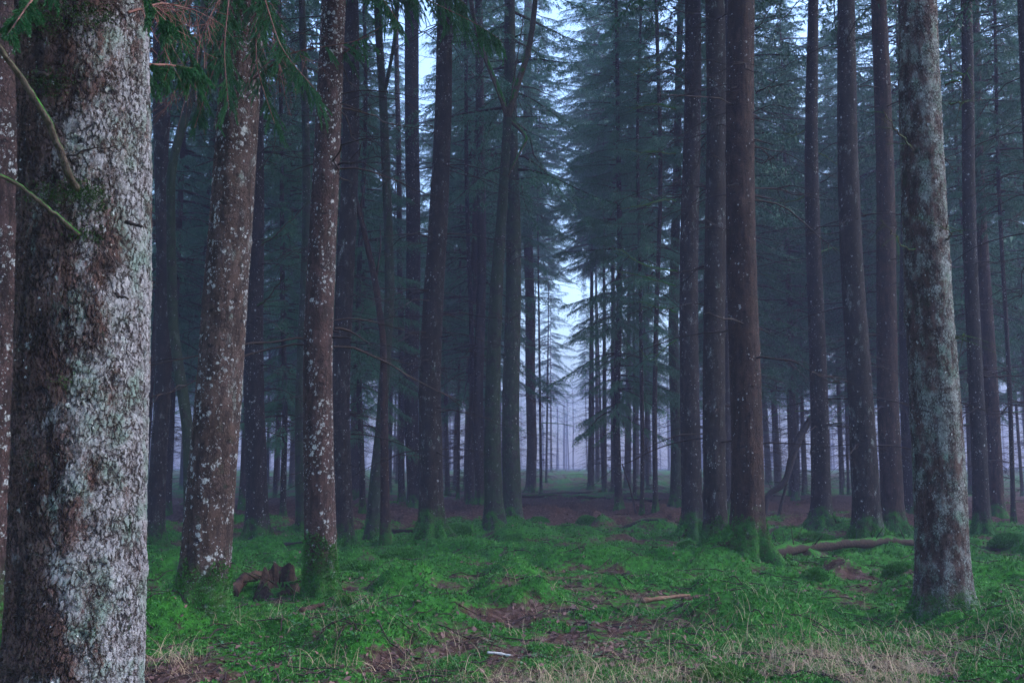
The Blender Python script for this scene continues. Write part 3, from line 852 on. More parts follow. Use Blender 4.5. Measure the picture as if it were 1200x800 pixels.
# ---- limbs on the huge trunk
root, p, lx, rb, rt, ht = TREE['giant']
def near_limb(name, root, p, pts, r0, r1, mat, seed=0, n=30):
    P = np.array([at(x, y, Y) for x, y, Y in pts]) - p
    Q = resample(P, n)
    r_ = np.random.default_rng(seed)
    Q[1:] += np.cumsum(r_.normal(0, 0.0025, (n-1, 3)), 0)
    s = np.linspace(0, 1, n)
    g = Geo(); g.tube(Q, (r0+(r1-r0)*s)*(1+0.25*(vnoise(s*14, s*0, seed=seed)-0.3)), 9)
    return link(name, g.mesh(name, M[mat]), root), Q
GY = p[1]-0.33
l1, q1 = near_limb('limb', root, p, [(90, 222, GY+.05), (80, 205, GY-.06), (66, 160, GY-.16), (50, 130, GY-.24), (30, 98, GY-.32), (8, 66, GY-.4), (-20, 20, GY-.5)], 0.019, 0.009, 'mossy_limb', 1)
l2, q2 = near_limb('limb', root, p, [(92, 275, GY+.05), (74, 258, GY-.06), (46, 236, GY-.12), (20, 218, GY-.2), (-12, 203, GY-.3)], 0.013, 0.007, 'mossy_limb', 2)
near_limb('dry_twig', root, p, [(78, 184, GY+.05), (96, 178, GY-.07), (120, 174, GY-.1), (141, 172, GY-.1)], 0.005, 0.002, 'dead_twig', 3)
near_limb('dry_twig', root, p, [(148, 261, GY+.16), (158, 262, GY+.05), (166, 263, GY)], 0.009, 0.005, 'dead_twig', 4)
near_limb('dry_twig', root, p, [(136, 344, GY+.1), (146, 344, GY-.02), (157, 345, GY-.04)], 0.008, 0.004, 'dead_twig', 5)
near_limb('dry_twig', root, p, [(40, 84, GY+.06), (46, 88, GY-.04), (56, 90, GY-.06)], 0.012, 0.006, 'dead_twig', 6)
# moss pads where the limbs leave the bark
def moss_pad(root, p, spots, seed, mat='moss_dark', ln=0.011, mult=0.9):
    r_ = np.random.default_rng(seed)
    g = Geo()
    for (x, y, Y, ax, ay, n) in spots:
        c = at(x, y, Y) - p
        P = c + r_.normal(0, 1, (int(n*mult), 3))*np.array([ax, 0.02, ay])
        N = np.tile(np.array([0, -1.0, 0.35]), (len(P), 1))
        # lay the points on the bark of a round stem
        zz = P[:, 2]; cx = root_axis(zz)
        dx = np.clip((P[:, 0]-cx[0])/cx[2], -0.97, 0.97)
        P[:, 0] = cx[0] + cx[2]*dx*1.02
        P[:, 1] = cx[1] - cx[2]*np.sqrt(1-dx*dx)*1.03
        N[:, 0] = dx; N[:, 1] = -np.sqrt(1-dx*dx)
        V, T = tuft(P, N, r_, ln, 0.007, 3, 0.7)
        g.add(V, None, T)
    return link('moss_pad', g.mesh('moss_pad', M[mat], False), root)
def axis_of(key):
    root, p, lx, rb, rt, ht = TREE[key]
    return lambda z: (lx*z, 0*z, rb + (rt-rb)*np.clip(z, 0, ht)/ht)
root_axis = axis_of('giant')
moss_pad(root, p, [(92, 220, GY, .05, .03, 340), (60, 226, GY, .07, .03, 260), (112, 232, GY, .05, .05, 200), (95, 270, GY, .05, .03, 160), (60, 95, GY, .05, .04, 220),
                   (146, 618, GY, .035, .03, 260), (150, 262, GY, .03, .03, 90), (130, 345, GY, .03, .02, 90), (45, 20, GY, .09, .05, 500), (110, 10, GY, .09, .04, 500),
                   (145, 20, GY, .04, .06, 300), (75, 445, GY, .05, .02, 60), (150, 700, GY, .05, .10, 160), (152, 770, GY, .05, .10, 260), (120, 750, GY, .06, .05, 60)], 5)

# ---- living and dying boughs hanging into the view, each a part of the spruce it grows on
def bough(key, pts, seed, **kw):
    kw['ntw'] = int(kw.get('ntw', 60)*1.7)
    root, p = TREE[key][0], TREE[key][1]
    P = np.array([at(x, y, Y) for x, y, Y in pts]) - p
    leaf, wood = bough_geo(P, seed, **kw)
    b = link('bough', leaf.mesh('bough_needles', M['needle_near'], False), root)
    link('stem', wood.mesh('bough_stem', M['red_twig']), b)
    return b
gY = TREE['giant'][1][1]; lY = TREE['lean'][1][1]; sY = TREE['spot2'][1][1]
bough('giant', [(120, -120, gY-.2), (60, -30, gY-.6), (30, 10, gY-.8), (10, 40, gY-.9)], 1, ntw=34, twl=.16, hang=.6)
bough('giant', [(130, -140, gY-.2), (150, -40, gY-.4), (170, 0, gY-.4), (200, 30, gY-.3)], 2, ntw=34, twl=.16)
bough('giant', [(140, 40, gY+.1), (165, 76, gY+.25), (195, 76, gY+.45), (226, 80, gY+.7)], 3, ntw=24, twl=.2, hang=1.0)
bough('giant', [(130, -60, gY), (180, 0, gY+.6), (215, 40, gY+1.2), (235, 110, gY+1.4)], 13, ntw=40, twl=.26, hang=1.0)
bough('lean', [(285, -160, lY-.1), (240, -60, lY-.8), (212, 20, lY-1.2), (190, 95, lY-1.3)], 4, ntw=46, twl=.4, hang=1.1)
bough('lean', [(288, -140, lY-.2), (270, -20, lY-.9), (262, 60, lY-1.3), (268, 128, lY-1.4)], 5, ntw=52, twl=.42, hang=1.1)
bough('lean', [(290, -120, lY-.2), (310, 0, lY-.9), (330, 60, lY-1.2), (372, 108, lY-1.3)], 6, ntw=60, twl=.42, hang=.9)
bough('lean', [(290, -100, lY-.2), (300, 10, lY-.7), (300, 80, lY-1.0), (322, 145, lY-1.2)], 7, ntw=50, twl=.36, hang=1.0)
bough('lean', [(288, -60, lY-.2), (262, 40, lY-.9), (248, 90, lY-1.0), (228, 150, lY-1.2)], 14, ntw=44, twl=.36, hang=1.0)
bough('spot2', [(392, -140, sY-.1), (440, -30, sY-.5), (490, -5, sY-.8), (560, 28, sY-1.0), (588, 48, sY-1.1)], 8, ntw=80, twl=.5, hang=1.0)
bough('spot2', [(392, -110, sY-.1), (420, -30, sY-.7), (450, 0, sY-1.1), (470, 30, sY-1.3)], 9, ntw=60, twl=.42, hang=1.0)
bough('spot2', [(394, -120, sY-.1), (450, -60, sY-.4), (510, -30, sY-.5), (545, 5, sY-.6)], 10, ntw=70, twl=.5, hang=1.1)
bough('spot2', [(392, 75, sY+.15), (420, 46, sY-.2), (440, 36, sY-.4), (462, 22, sY-.6)], 11, ntw=10, twl=.3, hang=1.0)
bough('lean', [(286, 100, lY-.2), (340, 62, lY-.9), (390, 53, lY-1.2), (412, 50, lY-1.3), (440, 40, lY-1.4)], 12, ntw=14, twl=.26, hang=.8)
# dead russet sprays among them
def dead_spray(key, pts, seed, n=40, l=0.35):
    root, p = TREE[key][0], TREE[key][1]
    r_ = np.random.default_rng(seed)
    P = resample(np.array([at(x, y, Y) for x, y, Y in pts]) - p, 20)
    g = Geo(); g.tube(P, 0.008*(1-0.8*np.linspace(0, 1, 20)), 4, False)
    t_, _, _ = frames(P)
    for _ in range(n):
        k = r_.integers(2, 19)
        d = t_[k]*0.5 + r_.normal(0, 0.6, 3) + np.array([0, 0, -0.6]); d /= np.linalg.norm(d)
        ll = l*r_.uniform(0.3, 1.3)
        v = np.linspace(0, 1, 6)
        PP = P[k] + d*ll*v[:, None] + np.r_[np.zeros((1, 3)), np.cumsum(r_.normal(0, 0.012, (5, 3)), 0)]
        PP[:, 2] -= 0.2*ll*v*v
        g.tube(PP, 0.0032*(1-0.7*v), 3, False)
        for _ in range(3):
            m = r_.integers(1, 5)
            d2 = d + r_.normal(0, 0.6, 3); d2 /= np.linalg.norm(d2)
            g.tube(PP[m] + d2*(ll*0.3)*np.linspace(0, 1, 3)[:, None], 0.0018, 3, False)
    link('dead_spray', g.mesh('dead_spray', M['red_twig']), root)
dead_spray('giant', [(150, 15, gY-.2), (190, 3, gY+.4), (230, 12, gY+.9), (262, 30, gY+1.2)], 1, 36, .3)
dead_spray('lean', [(288, -90, lY-.2), (262, -10, lY-1.0), (235, 40, lY-1.3), (222, 100, lY-1.4)], 2, 54, .5)
dead_spray('lean', [(288, -60, lY-.2), (318, 20, lY-1.0), (322, 60, lY-1.1), (330, 90, lY-1.2)], 3, 46, .4)
dead_spray('lean', [(288, 30, lY-.2), (330, 50, lY-.9), (355, 68, lY-1.0), (390, 78, lY-1.2)], 4, 14, .3)

# mossy green limbs
def limbs_on(key, specs, mat='mossy_limb'):
    root, p = TREE[key][0], TREE[key][1]
    for k, (pts, r0, dy) in enumerate(specs):
        P = np.array([at(x, y, p[1] + dy*i/(len(pts)-1)) for i, (x, y) in enumerate(pts)]) - p
        Q = resample(P, 22)
        r_ = np.random.default_rng(k*7+len(key))
        Q[1:] += np.cumsum(r_.normal(0, 0.012, (21, 3)), 0)
        g = Geo(); g.tube(Q, r0*(1-0.75*np.linspace(0, 1, 22)), 6)
        for _ in range(5):
            m = r_.integers(6, 21); v = np.linspace(0, 1, 6); l = r_.uniform(0.15, 0.45)
            d = np.array([Q[m][0]-Q[m-1][0], 0, 0]); d /= abs(d[0])+1e-6
            d = d*0.7 + r_.normal(0, 0.6, 3)
            g.tube(Q[m] + d*l*v[:, None] + np.array([0, 0, -.2*l])*(v*v)[:, None], r0*0.35*(1-.7*v), 4, False)
        link('limb', g.mesh('limb', M[mat]), root)
limbs_on('s810', [([(792, 236), (778, 234), (765, 238), (745, 241), (722, 243)], .03, -.3), ([(794, 318), (770, 315), (745, 303), (735, 293), (714, 290)], .028, -.4),
                  ([(792, 335), (770, 332), (745, 325), (720, 318)], .028, .3), ([(793, 366), (775, 362), (750, 357)], .024, .2),
                  ([(792, 180), (770, 176), (750, 178), (730, 173)], .024, -.3), ([(792, 128), (770, 122), (745, 128), (735, 124)], .034, .3),
                  ([(795, 80), (775, 70), (745, 90), (730, 78)], .03, -.3), ([(793, 398), (775, 412), (765, 425), (745, 400)], .02, .2)], 'pale_limb')
limbs_on('s960', [([(950, 150), (930, 160), (908, 152)], .03, .5), ([(954, 226), (935, 234), (905, 238)], .03, .5), ([(956, 300), (975, 292), (990, 300)], .025, .5), ([(952, 178), (970, 186), (985, 200)], .025, .6)], 'pale_limb')
limbs_on('mid_left', [([(300, 292), (325, 275), (345, 258), (368, 232)], .03, -2), ([(300, 206), (310, 192), (318, 176), (320, 160)], .025, -2),
                      ([(300, 358), (315, 350), (330, 328)], .03, -2), ([(300, 282), (325, 277), (340, 272)], .02, -1)])
limbs_on('right', [([(1108, 100), (1128, 90), (1149, 71)], .016, -.3), ([(1112, 122), (1128, 118), (1139, 107)], .012, -.3), ([(1083, 200), (1062, 170), (1047, 150), (1036, 130)], .016, -.9),
                   ([(1084, 300), (1062, 292), (1045, 275), (1028, 258)], .013, -.9), ([(1100, 298), (1103, 280), (1100, 268)], .016, -.5), ([(1112, 400), (1122, 392), (1129, 384)], .012, -.3)])
limbs_on('s1068', [([(1076, 470), (1100, 452), (1128, 432), (1150, 428)], .14, -1), ([(1076, 505), (1120, 500), (1165, 490), (1185, 470)], .06, -1.5)], 'dark_log')
limbs_on('s870', [([(886, 110), (900, 102), (920, 96)], .014, -.6), ([(884, 36), (895, 28), (903, 10)], .014, -.6), ([(862, 116), (845, 105), (824, 88)], .014, -.6),
                  ([(862, 200), (845, 190), (826, 180)], .013, -.6), ([(886, 190), (900, 184), (914, 174)], .013, -.6), ([(862, 272), (846, 268), (826, 256)], .012, -.6)], 'dead_twig')

# ------------------------------------------------------------------ terrain mesh
def axis(lo, hi, f0, f1, step, grow):
    a = list(np.arange(f0, f1, step)); s = step
    x = f1
    while x < hi: a.append(x); s *= grow; x += s
    a.append(hi)
    s = step; x = f0-step; b = []
    while x > lo: b.append(x); s *= grow; x -= s
    b.append(lo)
    return np.array(b[::-1] + a)
gx = axis(-480, 480, -9, 9, 0.045, 1.045)
gy = axis(-40, 760, 3.5, 22, 0.045, 1.03)
X, Yg = np.meshgrid(gx, gy)
Z = height(X.ravel(), Yg.ravel())
V = np.stack([X.ravel(), Yg.ravel(), Z], 1)
nx, ny = len(gx), len(gy)
i = np.arange(ny-1)[:, None]*nx; j = np.arange(nx-1)[None, :]
Q = np.stack([i+j, i+j+1, i+nx+j+1, i+nx+j], -1).reshape(-1, 4)
g = Geo(); g.add(V, Q)
me = g.mesh('ground', M['floor'])
cv = cover(V[:, 0], V[:, 1])
for (rx, ry, rr, _) in ROOTS:
    cv = np.maximum(cv, 1.1*np.exp(-((V[:, 0]-rx)**2+(V[:, 1]-ry)**2)/(rr*rr*1.6)))
a_ = me.attributes.new('cover', 'FLOAT', 'POINT')
a_.data.foreach_set('value', cv.astype(np.float32))
tag(link('ground', me), kind='structure')

# ------------------------------------------------------------------ ground cover
def scatter(n, y0, y1, seed, power=1.6):
    r_ = np.random.default_rng(seed)
    u = r_.random(n)
    d = (y0**(1-power) + u*(y1**(1-power)-y0**(1-power)))**(1/(1-power))
    a = r_.uniform(-R(34), R(34), n)
    x, y = d*np.tan(a), d
    return r_, x, y
def normals(x, y):
    e = 0.03
    nx_ = -(height(x+e, y)-height(x-e, y))/(2*e); ny_ = -(height(x, y+e)-height(x, y-e))/(2*e)
    N = np.stack([nx_, ny_, np.ones_like(x)], 1)
    return N/np.linalg.norm(N, axis=1)[:, None]

r_, x, y = scatter(270000, 4.8, 42, 1)
c = cover(x, y) + 0.35*(fbm(x/0.25, y/0.25, seed=61, oct=2)-0.5)
for (rx, ry, rr, _) in ROOTS: c = np.maximum(c, np.exp(-((x-rx)**2+(y-ry)**2)/(rr*rr*1.6)))
k = c > 0.52
x, y = x[k], y[k]
N = normals(x, y)
P = np.stack([x, y, height(x, y)-0.006], 1)
V, T = tuft(P, N, r_, 0.016+0.0015*y, 0.008, 3, 0.75)
g = Geo(); g.add(V, None, T)
tag(link('moss', g.mesh('moss', M['moss_sprig'], False)), 'emerald moss carpeting the forest floor', 'moss', kind='stuff')

r_, x, y = scatter(80000, 4.8, 60, 2, 1.5)
c = cover(x, y)
k = r_.random(len(x)) < np.clip(0.95-c*1.15, 0.06, 1)
x, y = x[k], y[k]
n = len(x)
P = np.stack([x, y, height(x, y)+0.008], 1)
a = r_.uniform(0, 6.28, n); l = r_.uniform(0.008, 0.03, n)*(1+0.02*y); w = l*r_.uniform(0.25, 0.8, n)
N = normals(x, y) + r_.normal(0, 0.45, (n, 3)); N /= np.linalg.norm(N, axis=1)[:, None]
d = np.stack([np.cos(a), np.sin(a), 0*a], 1); d -= (d*N).sum(1)[:, None]*N; d /= np.linalg.norm(d, axis=1)[:, None]
e = np.cross(N, d)
up = N*(l*0.35)[:, None]
V = np.stack([P-d*l[:, None], P-e*w[:, None]+up*0.4, P+d*l[:, None]+up, P+e*w[:, None]+up*0.4], 1).reshape(-1, 3)
g = Geo(); g.add(V, np.arange(n*4).reshape(-1, 4))
tag(link('leaf_litter', g.mesh('leaf_litter', M['litter'], False)), 'fallen brown leaves and bark flakes lying over the moss', 'leaf litter', kind='stuff')

def blades(x, y, r_, hmin, hmax, w, lean, seg=6, curl=1.0):
    n = len(x)
    h = r_.uniform(hmin, hmax, n)
    a = r_.uniform(0, 6.28, n)
    d = np.stack([np.cos(a), np.sin(a)], 1)
    ln = r_.uniform(0.2, 1.0, n)*lean
    z = height(x, y)-0.01
    s = np.linspace(0, 1, seg)
    px_ = x[:, None] + d[:, :1]*(h*ln)[:, None]*(s**1.6)[None, :]
    py_ = y[:, None] + d[:, 1:]*(h*ln)[:, None]*(s**1.6)[None, :]
    pz_ = z[:, None] + h[:, None]*(s[None, :]-curl*0.62*np.clip(ln, 0, 1.2)[:, None]*s[None, :]**2.2)
    pz_ = np.maximum(pz_, z[:, None]+0.004)
    sd = np.stack([-d[:, 1], d[:, 0]], 1)
    b = r_.uniform(0, 6.28, n)
    sd = sd*np.cos(b)[:, None] + d*np.sin(b)[:, None]
    ww = w*r_.uniform(0.6, 1.4, n)[:, None]*(1-0.8*s)[None, :]
    Lf = np.stack([px_-sd[:, :1]*ww, py_-sd[:, 1:]*ww, pz_], -1)
    Rt = np.stack([px_+sd[:, :1]*ww, py_+sd[:, 1:]*ww, pz_], -1)
    V = np.stack([Lf, Rt], 2).reshape(-1, 3)      # n, seg, 2
    bi = (np.arange(n)*seg*2)[:, None]; si = (np.arange(seg-1)*2)[None, :]
    q = bi+si
    Q = np.stack([q, q+1, q+3, q+2], -1).reshape(-1, 4)
    return V, Q

# straw-coloured dead grass, thickest near the viewer
r_, x, y = scatter(90000, 5.0, 14, 3, 1.3)
sxp = x/y
dens = 0.14 + 1.5*sstep(8.8, 6.6, y)*sstep(-0.08, 0.08, sxp) + 0.75*sstep(10.6, 8.8, y)*sstep(0.16, 0.34, sxp) + 0.55*np.exp(-((x+2.55)/0.8)**2-((y-8.6)/0.9)**2)
dens *= sstep(0.40, 0.62, fbm(x/0.7, y/0.7, seed=71, oct=3))*sstep(14, 9, y)
k = r_.random(len(x)) < dens*0.75
x, y = x[k], y[k]
cx_ = r_.normal(0, 0.03, (2, len(x)))
V, Q = blades(x+cx_[0], y+cx_[1], r_, 0.08, 0.36, 0.0022, 1.5)
g = Geo(); g.add(V, Q)
tag(link('dry_grass', g.mesh('dry_grass', M['straw'], False)), 'straw-coloured dead grass bent over the moss', 'dry grass', kind='stuff')
r_, x, y = scatter(24000, 4.8, 20, 4, 1.4)
k = r_.random(len(x)) < np.clip(cover(x, y)*0.9-0.15, 0, 1)*sstep(0.45, 0.6, fbm(x/0.9, y/0.9, seed=75, oct=2))
V, Q = blades(x[k], y[k], r_, 0.03, 0.11, 0.0022, 0.9, 4)
g = Geo(); g.add(V, Q)
tag(link('green_grass', g.mesh('green_grass', M['moss_bright'], False)), 'short green grass blades growing through the moss', 'grass', kind='stuff')

# small three-leaved herbs
r_, x, y = scatter(5200, 5.0, 20, 5, 1.4)
k = sstep(0.5, 0.62, fbm(x/1.1, y/1.1, seed=81, oct=2)) > r_.random(len(x))
x, y = x[k], y[k]
g = Geo()
n = len(x); z = height(x, y)+r_.uniform(0.015, 0.05, n); a0 = r_.uniform(0, 6.28, n); sz = r_.uniform(0.012, 0.03, n)
for q in range(3):
    a = a0 + q*2.094
    d = np.stack([np.cos(a), np.sin(a), r_.uniform(-0.3, 0.35, n)], 1); e = np.stack([-np.sin(a), np.cos(a), 0*a], 1)
    P = np.stack([x, y, z], 1); s_ = sz[:, None]
    V = np.stack([P, P+d*s_*0.8-e*s_*0.5, P+d*s_*1.35, P+d*s_*0.8+e*s_*0.5], 1).reshape(-1, 3)
    g.add(V, np.arange(n*4).reshape(-1, 4))
tag(link('herb_layer', g.mesh('herb_layer', M['herb'], False)), 'tiny three-leaved herbs scattered through the moss', 'herbs', kind='stuff')

# fallen twigs beyond counting
r_, x, y = scatter(2600, 5.0, 45, 6, 1.2)
g = Geo()
for q in range(len(x)):
    a = r_.uniform(0, 6.28); l = r_.uniform(0.08, 0.45)*(1+0.015*y[q])
    s = np.linspace(-0.5, 0.5, 5)
    xx = x[q]+np.cos(a)*l*s + r_.normal(0, .012, 5); yy = y[q]+np.sin(a)*l*s + r_.normal(0, .012, 5)
    g.tube(np.stack([xx, yy, height(xx, yy)+0.012+np.abs(r_.normal(0, .012, 5))], 1), r_.uniform(0.002, 0.006)*(1+0.02*y[q]), 4, False)
tag(link('twig_litter', g.mesh('twig_litter', M['dead_twig'])), 'fine dead twigs strewn over the forest floor', 'twigs', kind='stuff')

# ------------------------------------------------------------------ moss mounds
def mound(px, py, wpx, hgt, lab, seed, bright=False):
    p = ground(px, py)
    r_ = np.random.default_rng(seed)
    rad = wpx/2/F*p[1]
    nu, nv = 48, 16
    th = np.arange(nu)/nu*2*np.pi
    ph = np.linspace(0, 1, nv)
    TH, PH = np.meshgrid(th, ph)
    rr = np.cos(PH*np.pi/2)**0.7; zz = np.sin(PH*np.pi/2)
    nn = 1 + 0.5*(fbm(np.cos(TH)*1.7+seed, np.sin(TH)*1.7, PH*2, seed=seed, oct=3)-0.5)
    XX, YY, ZZ = rad*rr*np.cos(TH)*nn, rad*0.9*rr*np.sin(TH)*nn, hgt*zz*nn - 0.06
    V = np.stack([XX, YY, ZZ], -1).reshape(-1, 3)
    i = np.arange(nv-1)[:, None]*nu; j = np.arange(nu)[None, :]; j2 = (j+1) % nu
    Q = np.stack([i+j, i+j2, i+nu+j2, i+nu+j], -1).reshape(-1, 4)
    g = Geo(); g.add(V, Q)
    o = link('moss_mound', g.mesh('moss_mound', M['moss_solid']), None, tuple(p))
    tag(o, lab, 'moss mound', 'moss mounds on the forest floor')
    n = int(np.clip(60000*rad*rad*4, 900, 9000))
    kk = r_.integers(0, len(V), n)
    P = V[kk] + r_.normal(0, rad*0.05, (n, 3))*np.array([1, 1, 0.3])
    Nn = V[kk]/np.array([rad, rad, hgt]); Nn[:, 2] += 0.4; Nn /= np.linalg.norm(Nn, axis=1)[:, None]+1e-9
    g = Geo(); V2, T2 = tuft(P, Nn, r_, 0.016+0.0014*p[1], 0.007, 3, 0.6); g.add(V2, None, T2)
    link('moss_frond', g.mesh('moss_frond', M['moss_bright' if bright else 'moss_sprig'], False), o)
M['moss_solid'] = plain('moss_solid', MOSS_A, MOSS_B, 45, bumpd=0.03)
for k, a in enumerate([
    (852, 800, 84, .16, 'bright yellow-green moss cushion nearest the viewer', True),
    (535, 628, 30, .2, 'round moss hummock beside the speckled spruce left of the forked tree', False),
    (600, 634, 22, .15, 'small round moss hummock at the foot of the forked tree', False),
    (418, 672, 40, .2, 'low wide moss hummock right of the reddish white-spotted trunk', False),
    (408, 710, 26, .14, 'small bright moss cushion against the reddish trunk\'s foot', True),
    (1053, 671, 28, .17, 'domed moss cushion just in front of the long log', False),
    (955, 640, 44, .28, 'tall moss hummock in front of the slim dark spruce', False),
    (1182, 636, 36, .2, 'moss hummock near the slanting dark twin trunks', False),
    (688, 614, 20, .2, 'lone moss hummock before the bright clearing', False),
    (808, 640, 24, .12, 'small moss cushion left of the trio of dark trunks', False),
    (205, 655, 36, .16, 'moss hummock between the huge trunk and the leaning one', False),
    (632, 612, 18, .16, 'dark brown-green hummock right of the forked tree', False),
    (470, 655, 46, .18, 'broad moss hummock below the crossed thin trees', False),
    (955, 676, 24, .12, 'little moss cushion just before the log\'s middle', False)]):
    mound(a[0], a[1], a[2], a[3], a[4], 40+k, a[5])

# ------------------------------------------------------------------ logs, stumps, sticks
def log(nm, lab, cat, pts, wpx, mat, seed=0, group=None, lift=0.5, n=40, sides=14, taper=0.75, twigs=0):
    P = np.array([ground(x, y) for x, y in pts])
    Pm = P.mean(0)
    r = wpx/2/F*Pm[1]
    Q = resample(P, n)
    r_ = np.random.default_rng(seed)
    Q[:, 2] = np.maximum(Q[:, 2], height(Q[:, 0], Q[:, 1])) + r*lift
    s = np.linspace(0, 1, n)
    # straighten: a log is stiff
    cf = np.polyfit(s, Q[:, 2], 2); Q[:, 2] = 0.75*np.polyval(cf, s)+0.25*Q[:, 2]
    base = Q[0].copy()
    g = Geo(); g.tube(Q-base, r*(1-(1-taper)*s)*(1+0.5*(vnoise(s*15, s*0+seed, seed=seed)-0.5)+0.25*(vnoise(s*41, s*0+seed, seed=seed+3)-0.5)), sides)
    for _ in range(twigs):
        m = r_.integers(3, n-3); v = np.linspace(0, 1, 5)
        d = r_.normal(0, 1, 3); d[2] = abs(d[2])+0.3; d /= np.linalg.norm(d)
        g.tube((Q[m]-base) + d*r_.uniform(1.5, 6)*r*v[:, None], r*0.14*(1-.7*v), 5)
    o = link(nm, g.mesh(nm, M[mat]), None, tuple(base))
    tag(o, lab, cat, group)
    return o
LG = 'fallen logs on the forest floor'
log('fallen_log', 'long brown mossy log lying behind the large lichened spruce', 'log', [(903, 653), (960, 654), (1020, 652), (1078, 647)], 12, 'log', 1, LG, 1.6, twigs=6)
log('fallen_log', 'thin black log lying between the leaning and the reddish spotted trunks', 'log', [(262, 634), (310, 637), (362, 640)], 6, 'dark_log', 2, LG, 0.7)
log('fallen_log', 'low mossy log lying across the near edge of the bright clearing', 'log', [(612, 585), (700, 586), (790, 588)], 5, 'log', 3, LG, 0.6, 40)
log('fallen_log', 'misty log farther inside the bright clearing', 'log', [(632, 580), (680, 578), (722, 575)], 3, 'dark_log', 4, LG, 0.6, 40)
log('fallen_log', 'dark log on bare soil beneath the curved leaning dead stem', 'log', [(892, 603), (925, 602), (956, 604)], 5, 'dark_log', 5, LG, 0.6, 30)
log('fallen_log', 'short crumbling log pointing at the rotten stump', 'log', [(271, 697), (290, 689), (307, 681)], 13, 'rot', 6, LG, 0.5, 26)
log('fallen_log', 'mossy log lying behind the crossed thin trees', 'log', [(425, 621), (470, 624), (500, 622)], 6, 'log', 7, LG, 0.5, 26)
log('fallen_log', 'thin dark branch on the litter before the young green spruce', 'log', [(728, 618), (760, 619), (782, 620)], 4, 'dark_log', 8, LG, 0.6, 26, twigs=3)
log('fallen_log', 'low dark log beyond the slanting twin trunks', 'log', [(1128, 618), (1165, 619), (1215, 621)], 5, 'dark_log', 9, LG, 0.6, 26)
log('fallen_log', 'knobbly dark log stub beside the stout russet spruce', 'log', [(897, 632), (905, 630), (911, 630)], 9, 'dark_log', 10, LG, 0.4, 14)
log('stick', 'white birch stick lying on moss near the viewer', 'stick', [(571, 766), (592, 768), (612, 771)], 3.4, 'pale_stick', 11, 'sticks on the moss', 0.8, 16, 8)
log('stick', 'splintered reddish-brown stick on the bare soil patch', 'stick', [(752, 706), (775, 703), (808, 699)], 6, 'bare_wood', 12, 'sticks on the moss', 0.7, 20, 7, 0.4, 2)
log('stick', 'dark brown stick beside the splintered reddish one', 'stick', [(800, 703), (825, 699), (868, 702)], 4, 'rot', 13, 'sticks on the moss', 0.7, 20, 7, 0.5, 4)
log('stick', 'thin dark stick poking out beside the huge trunk', 'stick', [(176, 716), (185, 715), (196, 714)], 6, 'rot', 14, 'sticks on the moss', 0.6, 12, 7)
log('stick', 'brown bark strip lying below the reddish trunk\'s mossy foot', 'stick', [(352, 717), (367, 713), (380, 709)], 7, 'rot', 15, 'sticks on the moss', 0.4, 12, 7)

# rotten stump: a jagged crown of splinters
p = ground(325, 696)
r_ = np.random.default_rng(77)
g = Geo(); ns = 40
th = np.arange(ns)/ns*2*np.pi
top = 0.07+0.30*np.clip(vnoise(np.cos(th)*2.2+5, np.sin(th)*2.2+5, seed=4)-0.3, 0, 1) + 0.05*vnoise(th*4, th*0, seed=6) + 0.09*np.cos(th-1.0)
for (ro, ri, zz0) in ((0.24, 0.17, -0.12),):
    A = np.stack([ro*1.35*np.cos(th), ro*1.35*np.sin(th), np.full(ns, zz0)], 1)
    B = np.stack([ro*np.cos(th), ro*np.sin(th), 0.5*top], 1)
    C_ = np.stack([ro*0.9*np.cos(th), ro*0.9*np.sin(th), top], 1)
    D_ = np.stack([ri*np.cos(th), ri*np.sin(th), top*0.7], 1)
    E_ = np.stack([ri*0.6*np.cos(th), ri*0.6*np.sin(th), np.full(ns, 0.02)], 1)
    VV = np.concatenate([A, B, C_, D_, E_]); QQ = []
    for a in range(4):
        for b in range(ns): QQ.append((a*ns+b, a*ns+(b+1) % ns, (a+1)*ns+(b+1) % ns, (a+1)*ns+b))
    g.add(VV, QQ, [(4*ns+b, 4*ns+(b+1) % ns, 4*ns) for b in range(1, ns-1)])
for _ in range(26):
    a = r_.uniform(0, 6.28); v = np.linspace(0, 1, 4)
    b0 = np.array([0.25*np.cos(a), 0.25*np.sin(a), 0.12]); d = np.array([np.cos(a)*r_.uniform(.2, 1.4), np.sin(a)*r_.uniform(.2, 1.4), r_.uniform(-.4, .5)])
    g.tube(b0 + d*0.3*v[:, None], 0.012*(1-.7*v), 5)
o = link('rotten_stump', g.mesh('rotten_stump', M['log'], False), None, tuple(p))
tag(o, 'jagged rotten brown stump between the two white-spotted trunks', 'stump')
# root plate of torn soil
p = ground(922, 645)
V_, Q_ = trunk_geo(np.zeros((16, 2)), np.linspace(-0.1, 0.22, 16), 0.5*np.cos(np.linspace(0.1, 1.5, 16))**0.8, 60, 0.1, 0.2, 7, 3, 0.5)
V_[:, 2] *= 0.75+0.6*(vnoise(V_[:, 0]*7, V_[:, 1]*7, seed=9)-0.2)
g = Geo(); g.add(V_, Q_)
for _ in range(40):
    a = r_.uniform(0, 6.28); v = np.linspace(0, 1, 5)
    b0 = np.array([0.3*np.cos(a), 0.3*np.sin(a), r_.uniform(0.02, .2)]); d = np.array([np.cos(a), np.sin(a), r_.uniform(-.5, .8)])
    g.tube(b0 + d*r_.uniform(.15, .4)*v[:, None] + np.r_[np.zeros((1, 3)), r_.normal(0, .02, (4, 3))], 0.009*(1-.7*v), 4)
o = link('root_clump', g.mesh('root_clump', M['log'], False), None, tuple(p)); tag(o, 'torn brown root clump behind the long mossy log', 'root clump')

